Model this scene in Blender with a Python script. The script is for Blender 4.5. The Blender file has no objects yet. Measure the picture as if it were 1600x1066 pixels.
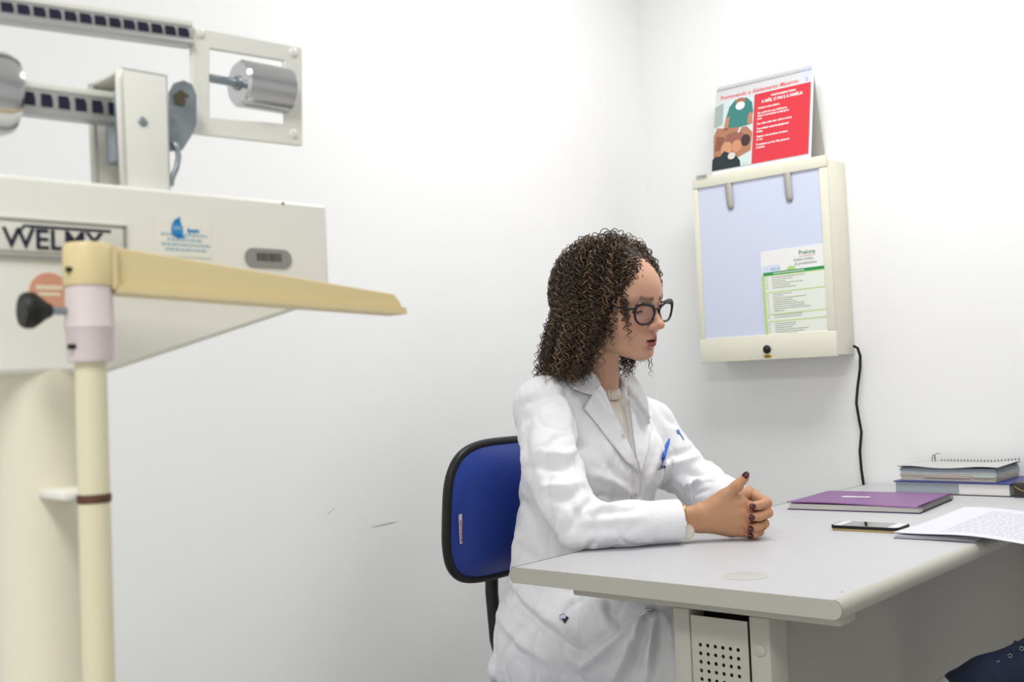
import bpy, bmesh, math, random
import numpy as np
from mathutils import Vector, Matrix
from mathutils.bvhtree import BVHTree
from mathutils.geometry import delaunay_2d_cdt

random.seed(7)
rng = np.random.default_rng(7)
SC = bpy.context.scene
COL = SC.collection

# ------------------------------------------------------------------ camera
F_PX, CAM_H = 1700.0, 1.045            # focal length in pixels of a 1600 px wide frame, eye height
ROLL, PITCH, YAW = 0.042, math.atan(69 / 1700), math.radians(41)
_f0 = np.array([-math.sin(YAW), math.cos(YAW), 0.0])
_r0 = np.array([math.cos(YAW), math.sin(YAW), 0.0])
_z = np.array([0, 0, 1.0])
FW = math.cos(PITCH) * _f0 + math.sin(PITCH) * _z
_u1 = -math.sin(PITCH) * _f0 + math.cos(PITCH) * _z
RT = math.cos(ROLL) * _r0 - math.sin(ROLL) * _u1
UP = math.sin(ROLL) * _r0 + math.cos(ROLL) * _u1
CAM = np.array([0, 0, CAM_H])
cam_data = bpy.data.cameras.new('camera')
cam = bpy.data.objects.new('camera', cam_data)
COL.objects.link(cam)
cam.matrix_world = Matrix([[RT[i], UP[i], -FW[i], CAM[i]] for i in range(3)] + [[0, 0, 0, 1]])
cam_data.sensor_width = 36.0
cam_data.lens = F_PX / 1600 * 36
cam_data.clip_start = 0.02
cam_data.dof.use_dof = True
cam_data.dof.focus_distance = 2.05
cam_data.dof.aperture_fstop = 6.3
SC.camera = cam

# ------------------------------------------------------------------ world, big lights, exposure
world = bpy.data.worlds.new('room_air')
SC.world = world
world.use_nodes = True
world.node_tree.nodes['Background'].inputs[0].default_value = (0.9, 0.95, 1.0, 1)
world.node_tree.nodes['Background'].inputs[1].default_value = 0.2
SC.view_settings.view_transform = 'Standard'
SC.view_settings.look = 'None'
SC.view_settings.exposure = 0.0
SC.view_settings.gamma = 1.0
SC.view_settings.use_curve_mapping = False
ROOM = dict(x0=-1.86, x1=2.2, y0=-1.9, y1=2.80, h=2.62)
LAMPS = [(-0.74, 1.96, 23.8), (-0.02, -0.55, 34.0)]     # ceiling luminaires, the second added as frontal fill: x, y, watts


def area_light(name, loc, sx, sy, power, col=(1, 1, 1), rot=(0, 0, 0)):
    l = bpy.data.lights.new(name, 'AREA')
    l.shape = 'RECTANGLE'
    l.size, l.size_y, l.energy, l.color = sx, sy, power, col
    o = bpy.data.objects.new(name, l)
    COL.objects.link(o)
    o.location, o.rotation_euler = loc, rot
    return o


for lx, ly, lw in LAMPS:
    area_light('ceiling_lamp_light', (lx, ly, ROOM['h'] - 0.075), 1.15, 0.5, lw, (1.0, 0.99, 0.98))


# ------------------------------------------------------------------ helpers: points
def ray(px, py):
    return (FW * F_PX + RT * (px - 800) + UP * (533 - py)) / F_PX


def dep(px, py, d):
    return CAM + ray(px, py) * d


def plane_hit(px, py, n, k):
    n = np.asarray(n, float)
    r = ray(px, py)
    return CAM + r * ((k - n @ CAM) / (n @ r))


# ------------------------------------------------------------------ helpers: materials
def lin(c):
    c = np.asarray(c[:3], float) / 255.0
    return tuple(np.where(c <= 0.04045, c / 12.92, ((c + 0.055) / 1.055) ** 2.4)) + (1.0,)


MATS = {}


def mat(name, rgb, rough=0.5, metal=0.0, vary=0.0, vscale=6.0, bump=0.0, bscale=200.0, spec=0.5, sss=0.0,
        attr=None, coat=0.0, trans=0.0, alpha=1.0, sheen=0.0, ior=1.45):
    if name in MATS:
        return MATS[name]
    m = bpy.data.materials.new(name)
    m.use_nodes = True
    nt = m.node_tree
    b = nt.nodes['Principled BSDF']
    b.inputs['Base Color'].default_value = lin(rgb)
    b.inputs['Roughness'].default_value = rough
    b.inputs['Metallic'].default_value = metal
    b.inputs['Specular IOR Level'].default_value = spec
    b.inputs['IOR'].default_value = ior
    b.inputs['Coat Weight'].default_value = coat
    b.inputs['Transmission Weight'].default_value = trans
    b.inputs['Alpha'].default_value = alpha
    b.inputs['Sheen Weight'].default_value = sheen
    if sss:
        b.inputs['Subsurface Weight'].default_value = sss
        b.inputs['Subsurface Radius'].default_value = (0.012, 0.005, 0.003)
        b.inputs['Subsurface Scale'].default_value = 0.5
    src = None
    if attr:
        a = nt.nodes.new('ShaderNodeAttribute')
        a.attribute_name = attr
        src = a.outputs['Color']
        nt.links.new(src, b.inputs['Base Color'])
    tc = nt.nodes.new('ShaderNodeTexCoord')
    if vary:
        n = nt.nodes.new('ShaderNodeTexNoise')
        n.inputs['Scale'].default_value = vscale
        n.inputs['Detail'].default_value = 5
        nt.links.new(tc.outputs['Object'], n.inputs['Vector'])
        r = nt.nodes.new('ShaderNodeMapRange')
        r.inputs['From Min'].default_value = 0.3
        r.inputs['From Max'].default_value = 0.7
        r.inputs['To Min'].default_value = 1 - vary
        r.inputs['To Max'].default_value = 1 + vary
        nt.links.new(n.outputs['Fac'], r.inputs['Value'])
        mx = nt.nodes.new('ShaderNodeMix')
        mx.data_type = 'RGBA'
        mx.blend_type = 'MULTIPLY'
        mx.inputs['Factor'].default_value = 1
        mx.inputs[6].default_value = lin(rgb)
        if src:
            nt.links.new(src, mx.inputs[6])
        nt.links.new(r.outputs['Result'], mx.inputs[7])
        nt.links.new(mx.outputs[2], b.inputs['Base Color'])
    if bump:
        n2 = nt.nodes.new('ShaderNodeTexNoise')
        n2.inputs['Scale'].default_value = bscale
        n2.inputs['Detail'].default_value = 3
        nt.links.new(tc.outputs['Object'], n2.inputs['Vector'])
        bp = nt.nodes.new('ShaderNodeBump')
        bp.inputs['Strength'].default_value = bump
        bp.inputs['Distance'].default_value = 0.002
        nt.links.new(n2.outputs['Fac'], bp.inputs['Height'])
        nt.links.new(bp.outputs['Normal'], b.inputs['Normal'])
    MATS[name] = m
    return m


# ------------------------------------------------------------------ helpers: objects
def tag(o, label=None, cat=None, group=None, kind=None):
    if label:
        o['label'] = label
    if cat:
        o['category'] = cat
    if group:
        o['group'] = group
    if kind:
        o['kind'] = kind
    return o


def thing(name, label, cat, loc=(0, 0, 0), rotz=0.0, group=None):
    o = bpy.data.objects.new(name, None)
    o.empty_display_size = 0.05
    COL.objects.link(o)
    o.location = loc
    o.rotation_euler = (0, 0, rotz)
    return tag(o, label, cat, group)


def link(name, me, material, parent=None, smooth=None, mtx=None):
    o = bpy.data.objects.new(name, me)
    COL.objects.link(o)
    if parent is not None:
        o.parent = parent
    if mtx is not None:
        o.matrix_local = mtx
    if material is not None:
        for m in (material if isinstance(material, (list, tuple)) else [material]):
            me.materials.append(m)
    if smooth is not None:
        if smooth is True:
            me.polygons.foreach_set('use_smooth', [True] * len(me.polygons))
        elif smooth:
            me.polygons.foreach_set('use_smooth', [True] * len(me.polygons))
            me.set_sharp_from_angle(angle=math.radians(smooth))
    return o


class MB:
    """collects shapes and links them as one mesh object"""

    def __init__(self):
        self.bm = bmesh.new()

    def box(self, lo, hi, bevel=0.0, seg=2, rot=None, piv=None):
        bm = bmesh.new()
        lo, hi = Vector(lo), Vector(hi)
        bmesh.ops.create_cube(bm, size=1)
        for v in bm.verts:
            v.co = Vector((lo[i] + (v.co[i] + .5) * (hi[i] - lo[i]) for i in range(3)))
        if bevel:
            bmesh.ops.bevel(bm, geom=list(bm.edges), offset=bevel, segments=seg, affect='EDGES', profile=.5)
        if rot is not None:
            bmesh.ops.rotate(bm, verts=bm.verts, cent=piv or (lo + hi) / 2, matrix=rot)
        self._merge(bm)
        return self

    def _merge(self, bm):
        me = bpy.data.meshes.new('t')
        bm.to_mesh(me)
        bm.free()
        self.bm.from_mesh(me)
        bpy.data.meshes.remove(me)

    def raw(self, verts, faces):
        me = bpy.data.meshes.new('t')
        me.from_pydata([tuple(v) for v in verts], [], [tuple(f) for f in faces])
        self.bm.from_mesh(me)
        bpy.data.meshes.remove(me)
        return self

    def tube(self, pts, rad, n=12, closed=False, cap=True, flat=None):
        P = [Vector(p) for p in pts]
        m = len(P)
        rad = [rad] * m if np.isscalar(rad) else list(rad)
        V, Fc = [], []
        prev = None
        for i in range(m):
            if closed:
                t = (P[(i + 1) % m] - P[i - 1])
            else:
                t = P[min(i + 1, m - 1)] - P[max(i - 1, 0)]
            t.normalize()
            if prev is None:
                a = Vector((0, 0, 1)) if abs(t.z) < .9 else Vector((1, 0, 0))
                u = t.cross(a).normalized()
            else:
                u = (prev - t * prev.dot(t)).normalized()
            prev = u
            w = t.cross(u)
            for k in range(n):
                an = 2 * math.pi * k / n
                V.append(P[i] + (u * math.cos(an) + w * math.sin(an)) * rad[i])
        for i in range(m if closed else m - 1):
            j = (i + 1) % m
            for k in range(n):
                l = (k + 1) % n
                Fc.append((i * n + k, i * n + l, j * n + l, j * n + k))
        if cap and not closed:
            Fc.append(tuple(range(n))[::-1])
            Fc.append(tuple((m - 1) * n + k for k in range(n)))
        return self.raw(V, Fc)

    def cyl(self, a, b, r, r2=None, n=24):
        return self.tube([a, b], [r, r if r2 is None else r2], n)

    def lathe(self, prof, n=32, origin=(0, 0, 0), axis='z'):
        """prof: list of (radius, height)"""
        V, Fc = [], []
        for r, h in prof:
            for k in range(n):
                an = 2 * math.pi * k / n
                c = (r * math.cos(an), r * math.sin(an), h)
                if axis == 'x':
                    c = (c[2], c[0], c[1])
                elif axis == 'y':
                    c = (c[0], c[2], -c[1])
                V.append(tuple(c[i] + origin[i] for i in range(3)))
        for i in range(len(prof) - 1):
            for k in range(n):
                l = (k + 1) % n
                Fc.append((i * n + k, i * n + l, (i + 1) * n + l, (i + 1) * n + k))
        Fc.append(tuple(range(n))[::-1])
        Fc.append(tuple((len(prof) - 1) * n + k for k in range(n)))
        return self.raw(V, Fc)

    def prism(self, poly, o, u, v, w, d):
        """2-D polygon in axes u,v at origin o, extruded by d along w"""
        o, u, v, w = Vector(o), Vector(u), Vector(v), Vector(w)
        n = len(poly)
        V = [o + u * a + v * b for a, b in poly] + [o + u * a + v * b + w * d for a, b in poly]
        Fc = [tuple(range(n))[::-1], tuple(range(n, 2 * n))]
        Fc += [(i, (i + 1) % n, n + (i + 1) % n, n + i) for i in range(n)]
        return self.raw(V, Fc)

    def ball(self, c, r, n=16, m=10):
        r = (r, r, r) if np.isscalar(r) else r
        bm = bmesh.new()
        bmesh.ops.create_uvsphere(bm, u_segments=n, v_segments=m, radius=1)
        for q in bm.verts:
            q.co = Vector((c[i] + q.co[i] * r[i] for i in range(3)))
        self._merge(bm)
        return self

    def mesh(self, name='mesh'):
        bmesh.ops.recalc_face_normals(self.bm, faces=self.bm.faces)
        me = bpy.data.meshes.new(name)
        self.bm.to_mesh(me)
        self.bm.free()
        return me

    def build(self, name, material, parent=None, smooth=35, mtx=None):
        return link(name, self.mesh(name), material, parent, smooth, mtx)


def frame(o, x, y):
    x, y = Vector(x).normalized(), Vector(y).normalized()
    z = x.cross(y).normalized()
    y = z.cross(x)
    return Matrix([[x[i], y[i], z[i], o[i]] for i in range(3)] + [[0, 0, 0, 1]])


def text_mesh(s, size, align='LEFT', bold=0.0, depth=0.0, spacing=1.0, line=1.0, xs=1.0):
    c = bpy.data.curves.new('txt', 'FONT')
    c.body, c.size, c.align_x = s, size, align
    c.offset, c.extrude = bold, depth
    c.space_character, c.space_line = spacing, line
    c.resolution_u = 2
    o = bpy.data.objects.new('txt', c)
    me = bpy.data.meshes.new_from_object(o)
    bpy.data.objects.remove(o)
    bpy.data.curves.remove(c)
    if xs != 1.0:
        me.transform(Matrix.Diagonal((xs, 1, 1, 1)))
    return me


def text(name, s, size, material, parent, mtx, **k):
    me = text_mesh(s, size, **k)
    return link(name, me, material, parent, None, mtx)


def rrect(w, h, r, n=6):
    """rounded rectangle outline centred on the origin"""
    out = []
    for cx, cy, a0 in ((w / 2 - r, h / 2 - r, 0), (-w / 2 + r, h / 2 - r, 90), (-w / 2 + r, -h / 2 + r, 180), (w / 2 - r, -h / 2 + r, 270)):
        for k in range(n + 1):
            a = math.radians(a0 + 90 * k / n)
            out.append((cx + r * math.cos(a), cy + r * math.sin(a)))
    return out


def strip_quads(rects):
    """flat printed rectangles (x0,y0,x1,y1) in the local xy plane"""
    V, Fc = [], []
    for x0, y0, x1, y1 in rects:
        i = len(V)
        V += [(x0, y0, 0), (x1, y0, 0), (x1, y1, 0), (x0, y1, 0)]
        Fc.append((i, i + 1, i + 2, i + 3))
    me = bpy.data.meshes.new('print')
    me.from_pydata(V, [], Fc)
    return me


def poly_flat(pts):
    me = bpy.data.meshes.new('print')
    me.from_pydata([(a, b, 0) for a, b in pts], [], [tuple(range(len(pts)))])
    return me

# ================================================================== the room
R_ = ROOM
m_wall = mat('wall_paint', (246, 247, 247), 0.6, vary=0.012, vscale=2.5, bump=0.04, bscale=60)
m_ceil = mat('ceiling_paint', (250, 250, 249), 0.8)
m_floor = mat('floor_tile', (206, 204, 200), 0.35, vary=0.05, vscale=8)
m_base = mat('baseboard_tile', (205, 202, 194), 0.35)


def struct(name, mb, m, smooth=None):
    return tag(mb.build(name, m, None, smooth), kind='structure')


T_ = 0.12
struct('floor', MB().box((R_['x0'] - T_, R_['y0'] - T_, -0.1), (R_['x1'] + T_, R_['y1'] + T_, 0)), m_floor)
struct('ceiling', MB().box((R_['x0'] - T_, R_['y0'] - T_, R_['h']), (R_['x1'] + T_, R_['y1'] + T_, R_['h'] + .1)), m_ceil)
struct('wall_left', MB().box((R_['x0'] - T_, R_['y0'] - T_, 0), (R_['x0'], R_['y1'] + T_, R_['h'])), m_wall)
struct('wall_right', MB().box((R_['x0'], R_['y1'], 0), (R_['x1'], R_['y1'] + T_, R_['h'])), m_wall)
struct('wall_front', MB().box((R_['x1'], R_['y0'], 0), (R_['x1'] + T_, R_['y1'] + T_, R_['h'])), m_wall)
struct('wall_rear', MB().box((R_['x0'], R_['y0'] - T_, 0), (R_['x1'] + T_, R_['y0'], R_['h'])), m_wall)
struct('baseboard_left', MB().box((R_['x0'], R_['y0'], 0), (R_['x0'] + .012, R_['y1'], .08), .003), m_base)
struct('baseboard_right', MB().box((R_['x0'] + .012, R_['y1'] - .012, 0), (R_['x1'], R_['y1'], .08), .003), m_base)

for _y, _z, _l, _h, _r in ((1.672, .742, .085, .0022, .03), (1.52, .79, .03, .0012, .5)):
    me = poly_flat([(-_l / 2, 0), (-_l * .2, -_h), (_l * .3, -_h * .6), (_l / 2, 0), (_l * .2, _h), (-_l * .3, _h * .5)])
    o = link('scuff_mark', me, mat('scuff', (206, 205, 200), 0.7), bpy.data.objects['wall_left'], None, frame((R_['x0'] + .0006, _y, _z), (0, math.cos(_r), math.sin(_r)), (0, -math.sin(_r), math.cos(_r))))
m_lampbody = mat('lamp_white_enamel', (235, 235, 232), 0.4)
for i, (lx, ly, lw) in enumerate(LAMPS):
    r = thing('ceiling_lamp', ['white fluorescent ceiling lamp above the desk', 'added fill lamp on the ceiling behind the camera'][i],
              'lamp', (lx, ly, R_['h']), 0, 'ceiling lamps')
    MB().box((-.62, -.3, -.06), (.62, .3, 0), .01).build('housing', m_lampbody, r)

# ================================================================== desk
m_desk = mat('desk_laminate', (195, 195, 198), 0.45, vary=0.015, vscale=30, bump=0.05, bscale=900)
m_edge = mat('desk_edge_band', (186, 184, 174), 0.45)
m_steel = mat('desk_steel_paint', (186, 184, 174), 0.45)
m_dark = mat('dark_gap', (18, 18, 18), 0.8)
DX0, DX1, DY0, DY1, DZ, DT = -1.205, -0.628, 1.357, 2.79, 0.745, 0.026
desk = thing('desk', 'light grey office desk with rounded edges and a perforated steel leg', 'desk', ((DX0 + DX1) / 2, (DY0 + DY1) / 2, 0))
_dx, _dy = (DX0 + DX1) / 2, (DY0 + DY1) / 2


def dk(mb, name, m, par=None, smooth=35):
    bmesh.ops.translate(mb.bm, verts=mb.bm.verts, vec=(-_dx, -_dy, 0))
    return mb.build(name, m, par or desk, smooth)


# top slab: section across x has half-round noses, running along y
def nose(n=9):
    r = DT / 2
    pts = []
    for k in range(n):
        a = math.pi / 2 - math.pi * k / (n - 1)
        pts.append((DX1 - r * .9 + r * .9 * math.cos(a), DZ - r + r * math.sin(a)))
    for k in range(n):
        a = -math.pi / 2 - math.pi * k / (n - 1)
        pts.append((DX0 + r * .6 + r * .6 * math.cos(a), DZ - r + r * math.sin(a)))
    return pts


dk(MB().prism([(x, z) for x, z in nose()], (0, DY0 + .002, 0), (1, 0, 0), (0, 0, 1), (0, 1, 0), DY1 - DY0 - .002), 'desk_top', m_desk)
dk(MB().prism([(x * .9995 - .0004, z) for x, z in nose()], (0, DY0, 0), (1, 0, 0), (0, 0, 1), (0, 1, 0), .002), 'edge_band', m_edge)
for sx in (0, 1):   # half-round nosing on both long edges
    P = []
    r = DT / 2
    for k in range(11):
        a = math.pi / 2 - math.pi * k / 10
        if sx:
            P.append((DX1 - r * .9 + (r * .9 + .0006) * math.cos(a), DZ - r + (r + .0006) * math.sin(a)))
        else:
            P.append((DX0 + r * .6 - (r * .6 + .0006) * math.cos(a), DZ - r + (r + .0006) * math.sin(a)))
    V = [(x, DY0, z) for x, z in P] + [(x, DY1, z) for x, z in P]
    dk(MB().raw(V, [(i, i + 1, 12 + i, 11 + i) for i in range(10)]), 'edge_nosing', m_edge)
for yy in (1.42, 2.70):
    dk(MB().box((-1.125, yy, .695), (-.66, yy + .05, DZ - DT), .003), 'crossbar', m_steel)
    # leg post: channel with two stiles; the near one carries a perforated cover
    dk(MB().box((-.933, yy + .002, .04), (-.904, yy + .055, .695), .003), 'leg_stile', m_steel)
    dk(MB().box((-.803, yy + .002, .04), (-.770, yy + .055, .695), .003), 'leg_stile', m_steel)
    dk(MB().box((-.904, yy + .045, .04), (-.803, yy + .055, .69)), 'leg_cavity_shade', m_dark)  # near-black sheet: shade of the hollow leg put into the colour
    dk(MB().box((-1.12, yy - .005, .0), (-.65, yy + .06, .045), .012, 3), 'foot_bar', m_steel)
# perforated cover with real holes
PX0, PX1, PZ0, PZ1 = -.902, -.806, .06, .686
cols, pit = 6, .0128
hx0 = -.887
V, Fc = [], []
rows = 40
hz1 = .643


def vid(x, z):
    V.append((x, 1.4235, z))
    return len(V) - 1


xs_ = [hx0 + pit * (i - .5) for i in range(cols + 1)]
for rI in range(rows):
    for cI in range(cols):
        x0, x1 = xs_[cI], xs_[cI + 1]
        z1 = hz1 + pit / 2 - rI * pit
        z0 = z1 - pit
        cx, cz = (x0 + x1) / 2, (z0 + z1) / 2
        if rI % 14 == 13:
            Fc.append((vid(x0, z0), vid(x1, z0), vid(x1, z1), vid(x0, z1)))
            continue
        q = [vid(x1, z1), vid(cx, z1), vid(x0, z1), vid(x0, cz), vid(x0, z0), vid(cx, z0), vid(x1, z0), vid(x1, cz)]
        h = [vid(cx + .0031 * math.cos(math.radians(45 + 45 * k)), cz + .0031 * math.sin(math.radians(45 + 45 * k))) for k in range(8)]
        for k in range(8):
            l = (k + 1) % 8
            Fc.append((q[k], q[l], h[l], h[k]))
zt, zb = hz1 + pit / 2, hz1 + pit / 2 - rows * pit
for (x0, x1, z0, z1) in ((PX0, xs_[0], PZ0, PZ1), (xs_[-1], PX1, PZ0, PZ1), (xs_[0], xs_[-1], zt, PZ1), (xs_[0], xs_[-1], PZ0, zb)):
    Fc.append((vid(x0, z0), vid(x1, z0), vid(x1, z1), vid(x0, z1)))
pc = dk(MB().raw(V, Fc), 'perforated_cover', m_steel, smooth=None)
md = pc.modifiers.new('thick', 'SOLIDIFY')
md.thickness, md.offset = .0015, 0
dk(MB().lathe([(.009, 0), (.009, -.002), (.006, -.0035), (.0, -.0038)], 20, (-.786, 1.422, .648), 'y'), 'screw_cap', m_steel)
dk(MB().box((-.800, 1.475, .25), (-.782, 2.70, .69), .002), 'modesty_panel', mat('modesty_panel_laminate', (172, 169, 163), 0.5))
dk(MB().lathe([(.033, 0), (.033, .0006), (.031, .0010), (0, .0010)], 36, (-.824, 1.457, DZ)), 'cable_grommet', mat('grommet_plastic', (192, 192, 185), 0.4))
dk(MB().lathe([(.0012, 0), (.0012, .0004), (0, .0004)], 8, (-.652, 1.412, DZ)), 'speck', m_dark)

# ================================================================== office chair
m_blue = mat('blue_vinyl', (34, 62, 150), 0.38, vary=0.04, vscale=14, bump=0.12, bscale=420)
m_blackp = mat('black_plastic', (16, 16, 17), 0.42)
m_blackm = mat('black_steel', (14, 14, 15), 0.35)
CHX, CHY = -1.40, 1.745
chair = thing('office_chair', 'blue padded office chair with black trim behind the woman', 'chair', (CHX, CHY, 0))


def pad(w, h, t, bulge, nr=10, na=64, ex=3.6):
    """padded superellipse cushion in local yz, front towards +x"""
    V, Fc = [], []
    for side in (1, -1):
        base = len(V)
        V.append((t * bulge if side > 0 else -t * .25, 0, 0))
        for i in range(1, nr + 1):
            s = i / nr
            for k in range(na):
                a = 2 * math.pi * k / na
                c, sn = math.cos(a), math.sin(a)
                y = math.copysign(abs(c) ** (2 / ex), c) * w / 2 * s
                z = math.copysign(abs(sn) ** (2 / ex), sn) * h / 2 * s
                x = t * bulge * (1 - s ** 4) if side > 0 else -t * .25 * (1 - s ** 6)
                V.append((x + .35 * y * y, y, z))
        for i in range(nr):
            for k in range(na):
                l = (k + 1) % na
                if i == 0:
                    f = (base, base + 1 + k, base + 1 + l)
                else:
                    p, q = base + 1 + (i - 1) * na, base + 1 + i * na
                    f = (p + k, q + k, q + l, p + l)
                Fc.append(f if side > 0 else f[::-1])
    return V, Fc


BH, BW = .282, .372
bV, bF = pad(BW, BH, .05, .7)
mb = MB().raw(bV, bF)
back_m = frame((-.155, 0, .785), (0.985, 0, -.09), (0, 1, 0))
bk = mb.build('backrest', m_blue, chair, True, back_m)
loop = []
for k in range(96):
    a = 2 * math.pi * k / 96
    c, sn = math.cos(a), math.sin(a)
    y = math.copysign(abs(c) ** (2 / 3.6), c) * BW / 2
    z = math.copysign(abs(sn) ** (2 / 3.6), sn) * BH / 2
    loop.append((-.004 + .35 * y * y, y * 1.005, z * 1.005))
MB().tube(loop, .0095, 10, closed=True).build('edge_trim', m_blackp, bk, True)
sV, sF = pad(BW * .97, BH * .97, .03, -.55)
MB().raw([(-abs(x) * .6 - .012 + .35 * y * y, y, z) for x, y, z in bV], [f for f in bF]).build('back_shell', m_blackp, bk, True)
lm = frame((.35 * .168 ** 2 + .0085, -.168, .0), (0, .16, 1), (0, -1, .16))
lab = MB().box((-.030, -.0045, 0), (.030, .0045, .0006)).build('maker_label', mat('label_white', (228, 214, 214), 0.5), bk, None,
      frame((.35 * .165 ** 2 + .0145, -.1625, -.022), (0.0, .10, -1), (0.0, 1, .10)) @ Matrix.Rotation(math.pi, 4, 'Z'))
text('lettering', 'METALFLORES', .0082, mat('label_red', (170, 60, 50), 0.5), lab, Matrix.Translation((-.027, -.003, .0008)), bold=.0002, xs=.86)
# J-shaped back bar, seat, base
MB().tube([(-.195, 0, .80), (-.20, 0, .70), (-.205, 0, .60), (-.198, 0, .50), (-.18, 0, .44), (-.13, 0, .415), (0, 0, .41)], .0145, 12).build('back_bar', m_blackm, chair, True)
sv, sf = pad(.44, .42, .05, .6)
MB().raw([(z, y, .425 + x) for x, y, z in sv], sf).build('seat', m_blue, chair, True, Matrix.Translation((.06, 0, 0)))
MB().lathe([(.03, .07), (.03, .25), (.02, .25), (.02, .415), (.05, .42)], 20, (.06, 0, 0)).build('gas_lift', m_blackm, chair)
for k in range(5):
    a = math.radians(36 + 72 * k)
    d = Vector((math.cos(a), math.sin(a), 0))
    o = Vector((.06, 0, 0))
    MB().tube([o + Vector((0, 0, .09)), o + d * .13 + Vector((0, 0, .085)), o + d * .27 + Vector((0, 0, .065))], [.022, .018, .013], 10).build('base_leg', m_blackm, chair, True)
    p = o + d * .27
    n = Vector((-d.y, d.x, 0))
    MB().cyl(p - n * .02 + Vector((0, 0, .027)), p + n * .02 + Vector((0, 0, .027)), .027, n=20).build('caster', m_blackp, chair)

# ================================================================== physician's beam scale
_th = math.radians(46.8 - 41)
SO = dep(511, 320, 1.1)
S_E1 = np.array([math.sin(_th), math.cos(_th), 0])
S_N = np.array([math.cos(_th), -math.sin(_th), 0])
scale = thing('physician_scale', 'cream mechanical beam scale with height rod at the left of the room', 'scale',
              (SO[0], SO[1], 0), math.atan2(S_E1[1], S_E1[0]))


def sl(px, py, y):
    """place in the scale's own frame (x along the beam, z up) on the plane y"""
    p = plane_hit(px, py, S_N, S_N @ SO - y)
    d = p - SO
    return float(d @ S_E1), float(p[2])


m_cream = mat('scale_cream_enamel', (238, 238, 230), 0.32, vary=0.02, vscale=9)
m_column = mat('scale_column_enamel', (232, 228, 206), 0.3, vary=0.03, vscale=5)
m_chrome = mat('chrome', (205, 206, 208), 0.16, 1.0)
m_zinc = mat('zinc_plate', (150, 160, 165), 0.42, 0.8, vary=0.15, vscale=60)
m_rail = mat('beam_rail_steel', (192, 193, 192), 0.35, 0.6)
m_navy = mat('printed_navy', (24, 24, 52), 0.5)
m_black = mat('black_rubber', (14, 14, 14), 0.5)
HZ0, HZ1 = 1.071, 1.235
cs1, cs2 = sl(173, 580, 0), sl(513, 467, 0)
hc = MB().prism([(-.548, HZ1), (0, HZ1), (0, cs2[1]), (cs1[0], HZ0), (-.548 - cs1[0], HZ0), (-.548, cs2[1])], (0, 0, 0), (1, 0, 0), (0, 0, 1), (0, 1, 0), .058).build('head_casing', m_cream, scale, 35)
bv = hc.modifiers.new('bevel', 'BEVEL')
bv.width, bv.segments = .004, 3
MB().lathe([(.036, .09), (.036, HZ0 + .005)], 40, (-.274, .036, 0)).build('column', m_column, scale)
base = MB().box((-.46, .0, .03), (-.09, .56, .085), .008, 3).build('platform', m_cream, scale)
MB().box((-.44, .08, .085), (-.11, .54, .089), .001).build('rubber_mat', m_black, base)
for fx in (-.43, -.12):
    for fy in (.04, .52):
        MB().lathe([(.02, 0), (.022, .03)], 16, (fx, fy, 0)).build('foot', m_black, base)
# --- beams
top_l, top_r = sl(-60, 8, .05), sl(297, 55, .05)


def beam(name, x0, z0, x1, z1, h, d, y, pitch, tw, th, toff):
    L = math.hypot(x1 - x0, z1 - z0)
    M = frame((x0, y, z0), (x1 - x0, 0, z1 - z0), (0, 1, 0))
    b = MB().box((0, -d / 2, -h / 2), (L, d / 2, h / 2), .002).build(name, m_rail, scale, 35, M)
    MB().box((0, -d / 2 - .0012, h / 2 - .005), (L, d / 2 + .001, h / 2 + .001), .001).build('upper_edge', m_cream, b)
    MB().box((0, -d / 2 - .0012, -h / 2 - .001), (L, d / 2 + .001, -h / 2 + .004), .001).build('lower_edge', m_rail, b)
    me = None
    x = L - pitch * .75
    while x > .0:
        if me is None:
            o = MB().prism([(-tw / 2, -th / 2), (tw / 2, -th / 2), (tw / 2, th * .1), (tw * .36, th / 2), (-tw * .5, th / 2)], (0, -d / 2 - .0008, 0), (1, 0, 0), (0, 0, 1), (0, 1, 0), .002).build('notch', m_navy, b, None)
            me = o.data
        else:
            o = bpy.data.objects.new('notch', me)
            COL.objects.link(o)
            o.parent = b
        o.location = (x, 0, toff)
        x -= pitch
    return b


beam('main_beam', -.56, top_l[1] - .012, top_r[0], top_r[1], .0225, .014, .05, .0136, .0105, .0085, -.0005)
lo_r = sl(158, 172, .05)
beam('lower_beam', -.56, lo_r[1] - .006, lo_r[0] + .02, lo_r[1] + .002, .027, .014, .05, .0150, .0098, .0115, -.001)
# --- U-shaped pivot housing
hx0, hz0 = sl(190, 276, .022)
hx1, _ = sl(264, 276, .022)
_, hz1 = sl(190, 106, .022)
hs = MB()
hs.box((hx0, .018, HZ1 - .002), (hx1, .022, hz1), .0015)
hs.box((hx0, .082, HZ1 - .002), (hx1, .086, hz1), .0015)
hs.box((hx0, .018, hz1 - .004), (hx1, .086, hz1), .0015)
hs.box((hx1 - .004, .018, HZ1 - .002), (hx1, .086, hz1), .0015)
hs.build('pivot_housing', m_cream, scale)
for y0 in (.018, .081):
    MB().tube([(hx0 + .001, y0 + .002, HZ1), (hx0 - .001, y0 + .002, hz1 - .012), (hx0 + .0, y0 + .002, hz1 - .002)], .0035, 8).build('housing_lip', m_cream, scale, True)
MB().box((hx0 + .003, .04, HZ1 + .03), (hx0 + .02, .064, hz1 - .015), .003).build('knife_edge_block', m_zinc, scale)
pxy = sl(223, 190, .018)
MB().lathe([(.0045, 0), (.0045, -.001), (.003, -.002), (0, -.002)], 14, (pxy[0], .018, pxy[1]), 'y').build('pin', m_zinc, scale)
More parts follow.
